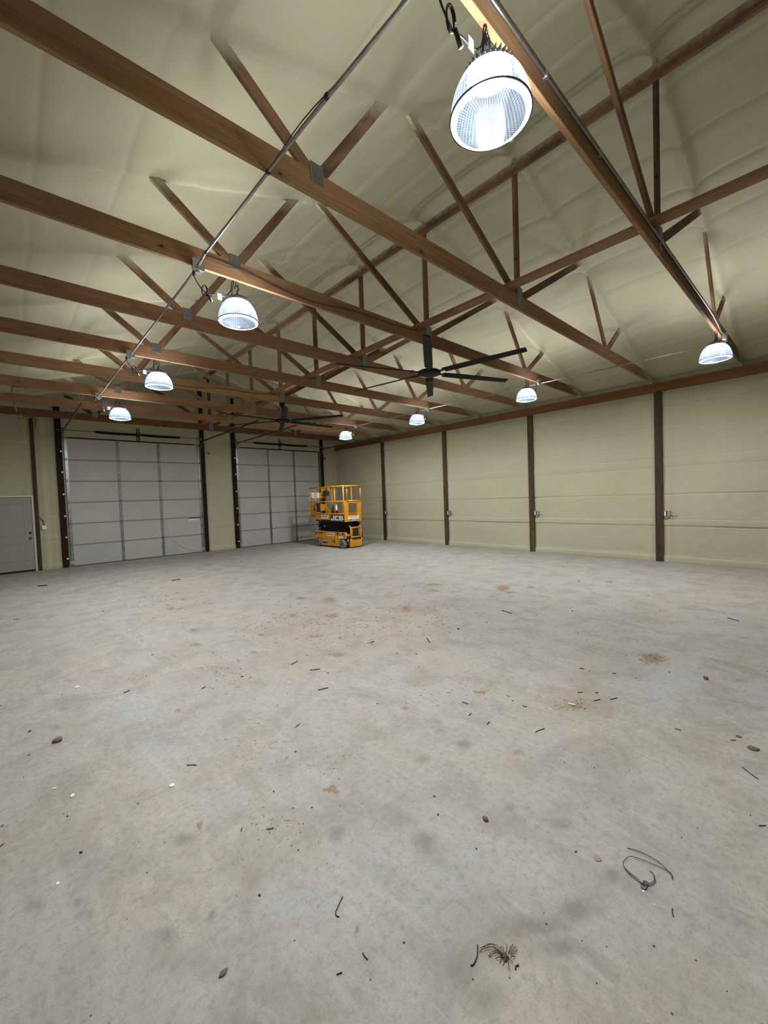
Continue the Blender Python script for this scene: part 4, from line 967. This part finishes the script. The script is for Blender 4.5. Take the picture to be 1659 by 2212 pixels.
# loops of tie wire
def wire_part(e, base, pix, h=0.0):
    P = [at_floor(*D(x,y)) for x, y in pix]; n = len(P)
    P = [p-base+Vector((0,0,.0018+h*math.sin(math.pi*i/(n-1)))) for i, p in enumerate(P)]
    MB().tube(smooth_path(P, 5), .0014, 5).build('wire_strand', M_WIRE, e, True)
base = at_floor(*D(1125,428))
e = thing('tie_wire', base, 'looped tangle of thin tie wire twisted to a knot on the floor', 'wire')
wire_part(e, base, ((1050,265),(1110,285),(1180,325),(1228,368),(1246,402)), .004)
wire_part(e, base, ((1247,402),(1235,372),(1160,338),(1100,315),(1060,308),(1036,325),(1034,345),(1060,380),(1120,427)), .006)
wire_part(e, base, ((1036,345),(1058,372),(1090,395),(1125,430)), .002)
wire_part(e, base, ((1118,420),(1150,422),(1168,405),(1166,385),(1148,364)), .006)
wire_part(e, base, ((1130,430),(1158,425),(1172,410),(1160,385)), .003)
kn = MB()
kn.tube([(.010*math.cos(a)+.0016*k, .010*math.sin(a), .006+.004*math.sin(a*1.3)) for k, a in enumerate([x*.6 for x in range(26)])], .0016, 5).build('wire_knot', M_WIRE, e, True, (-.02,0,0))
# frayed root clump
base = at_floor(*D(520,735)); e = thing('root_clump', base, 'frayed brown clump of roots and straw on the floor', 'debris')
slab = MB(); rr = random.Random(5); rb_ = px_len(*D(520,735), 20)/2
V = []; n = 12
for z, k in ((0,.8),(.004,.85),(.009,.4)):
    for i in range(n): t = 2*math.pi*i/n; q = rb_*k*(.45+.9*rr.random()); V.append((q*math.cos(t), q*math.sin(t), z))
slab.add(V, [tuple(range(n-1,-1,-1))] + [(k*n+i, k*n+(i+1)%n, (k+1)*n+(i+1)%n, (k+1)*n+i) for k in range(2) for i in range(n)] + [tuple(range(2*n, 3*n))])
slab.build('soil_core', M_SOIL, e, False)
M_ROOT = mat('brown_root', (.085,.05,.03), .8)
for pix in (((515,725),(480,690),(440,694),(415,700)),((515,728),(470,700),(430,708),(412,716)),((512,730),(490,716),(465,722),(450,735)),((525,720),(530,700),(527,682)),((535,722),(548,700),(556,683)),((545,725),(560,705),(570,692)),((530,745),(536,765),(540,795)),((515,745),(505,755),(500,765)),((510,735),(480,725),(455,738)),((545,735),(560,742),(565,735)),((505,728),(490,712),(478,718)),((520,722),(512,704),(500,694)),((540,720),(545,706),(540,694)),((550,730),(566,720),(574,706)),((524,748),(520,764),(512,774)),((508,740),(494,746),(480,744)),((536,745),(546,757),(556,760)),((500,722),(470,690),(448,688),(430,697))):
    P = [at_floor(*D(x,y))-base for x, y in pix]; P = [p+Vector((0,0,.003+.006*math.sin(math.pi*i/(len(P)-1)))) for i, p in enumerate(P)]
    MB().tube(smooth_path(P, 4), .0012, 5).build('root_strand', M_ROOT, e, True)

# ------------------------------------------------------------------ labels that tell the litter apart
marks = {'the looped tie wire': at_floor(*D(1125,428)), 'the frayed root clump': at_floor(*D(520,735)), 'the round white cap': at_floor(*A(742,915)), 'the broad flat stone': at_floor(*A(250,722)), 'the slim brown stone': at_floor(*C(965,805)),
         'the dark red leaf': at_floor(*B(1390,452)), 'the flat tan leaf': at_floor(*B(1595,755)), 'the curled brown leaf': at_floor(*D(438,142)), 'the scissor lift': Vector((8.6, 11.8, 0)), 'the white splinter': at_floor(*B(810,565)), 'the entry door': Vector((.1, YB, 0)), 'the bent thin stalk': at_floor(*C(1462,530))}
words = ['', 'second ', 'third ', 'fourth ', 'fifth ', 'sixth ', 'seventh ', 'eighth ', 'ninth ', 'tenth ', 'eleventh ', 'twelfth ', '13th ', '14th ', '15th ', '16th ', '17th ', '18th ', '19th ', '20th '] + [f'{n}th ' for n in range(21, 140)]
for base_name, what in (('dirt_crumb', 'small dark crumb on the concrete'), ('twig', 'short dark twig on the concrete'), ('white_chip', 'small white chip on the concrete')):
    objs = [o for o in col.objects if o.name.split('.')[0] == base_name and o.parent is None]
    ranks = {m_: {o.name: i for i, o in enumerate(sorted(objs, key=lambda o: (o.location-p_).length))} for m_, p_ in marks.items()}
    for o in objs:
        m_ = min(marks, key=lambda q: (ranks[q][o.name], (o.location-marks[q]).length))
        o['label'] = f'{what}, {words[ranks[m_][o.name]]}closest of its kind to {m_}'
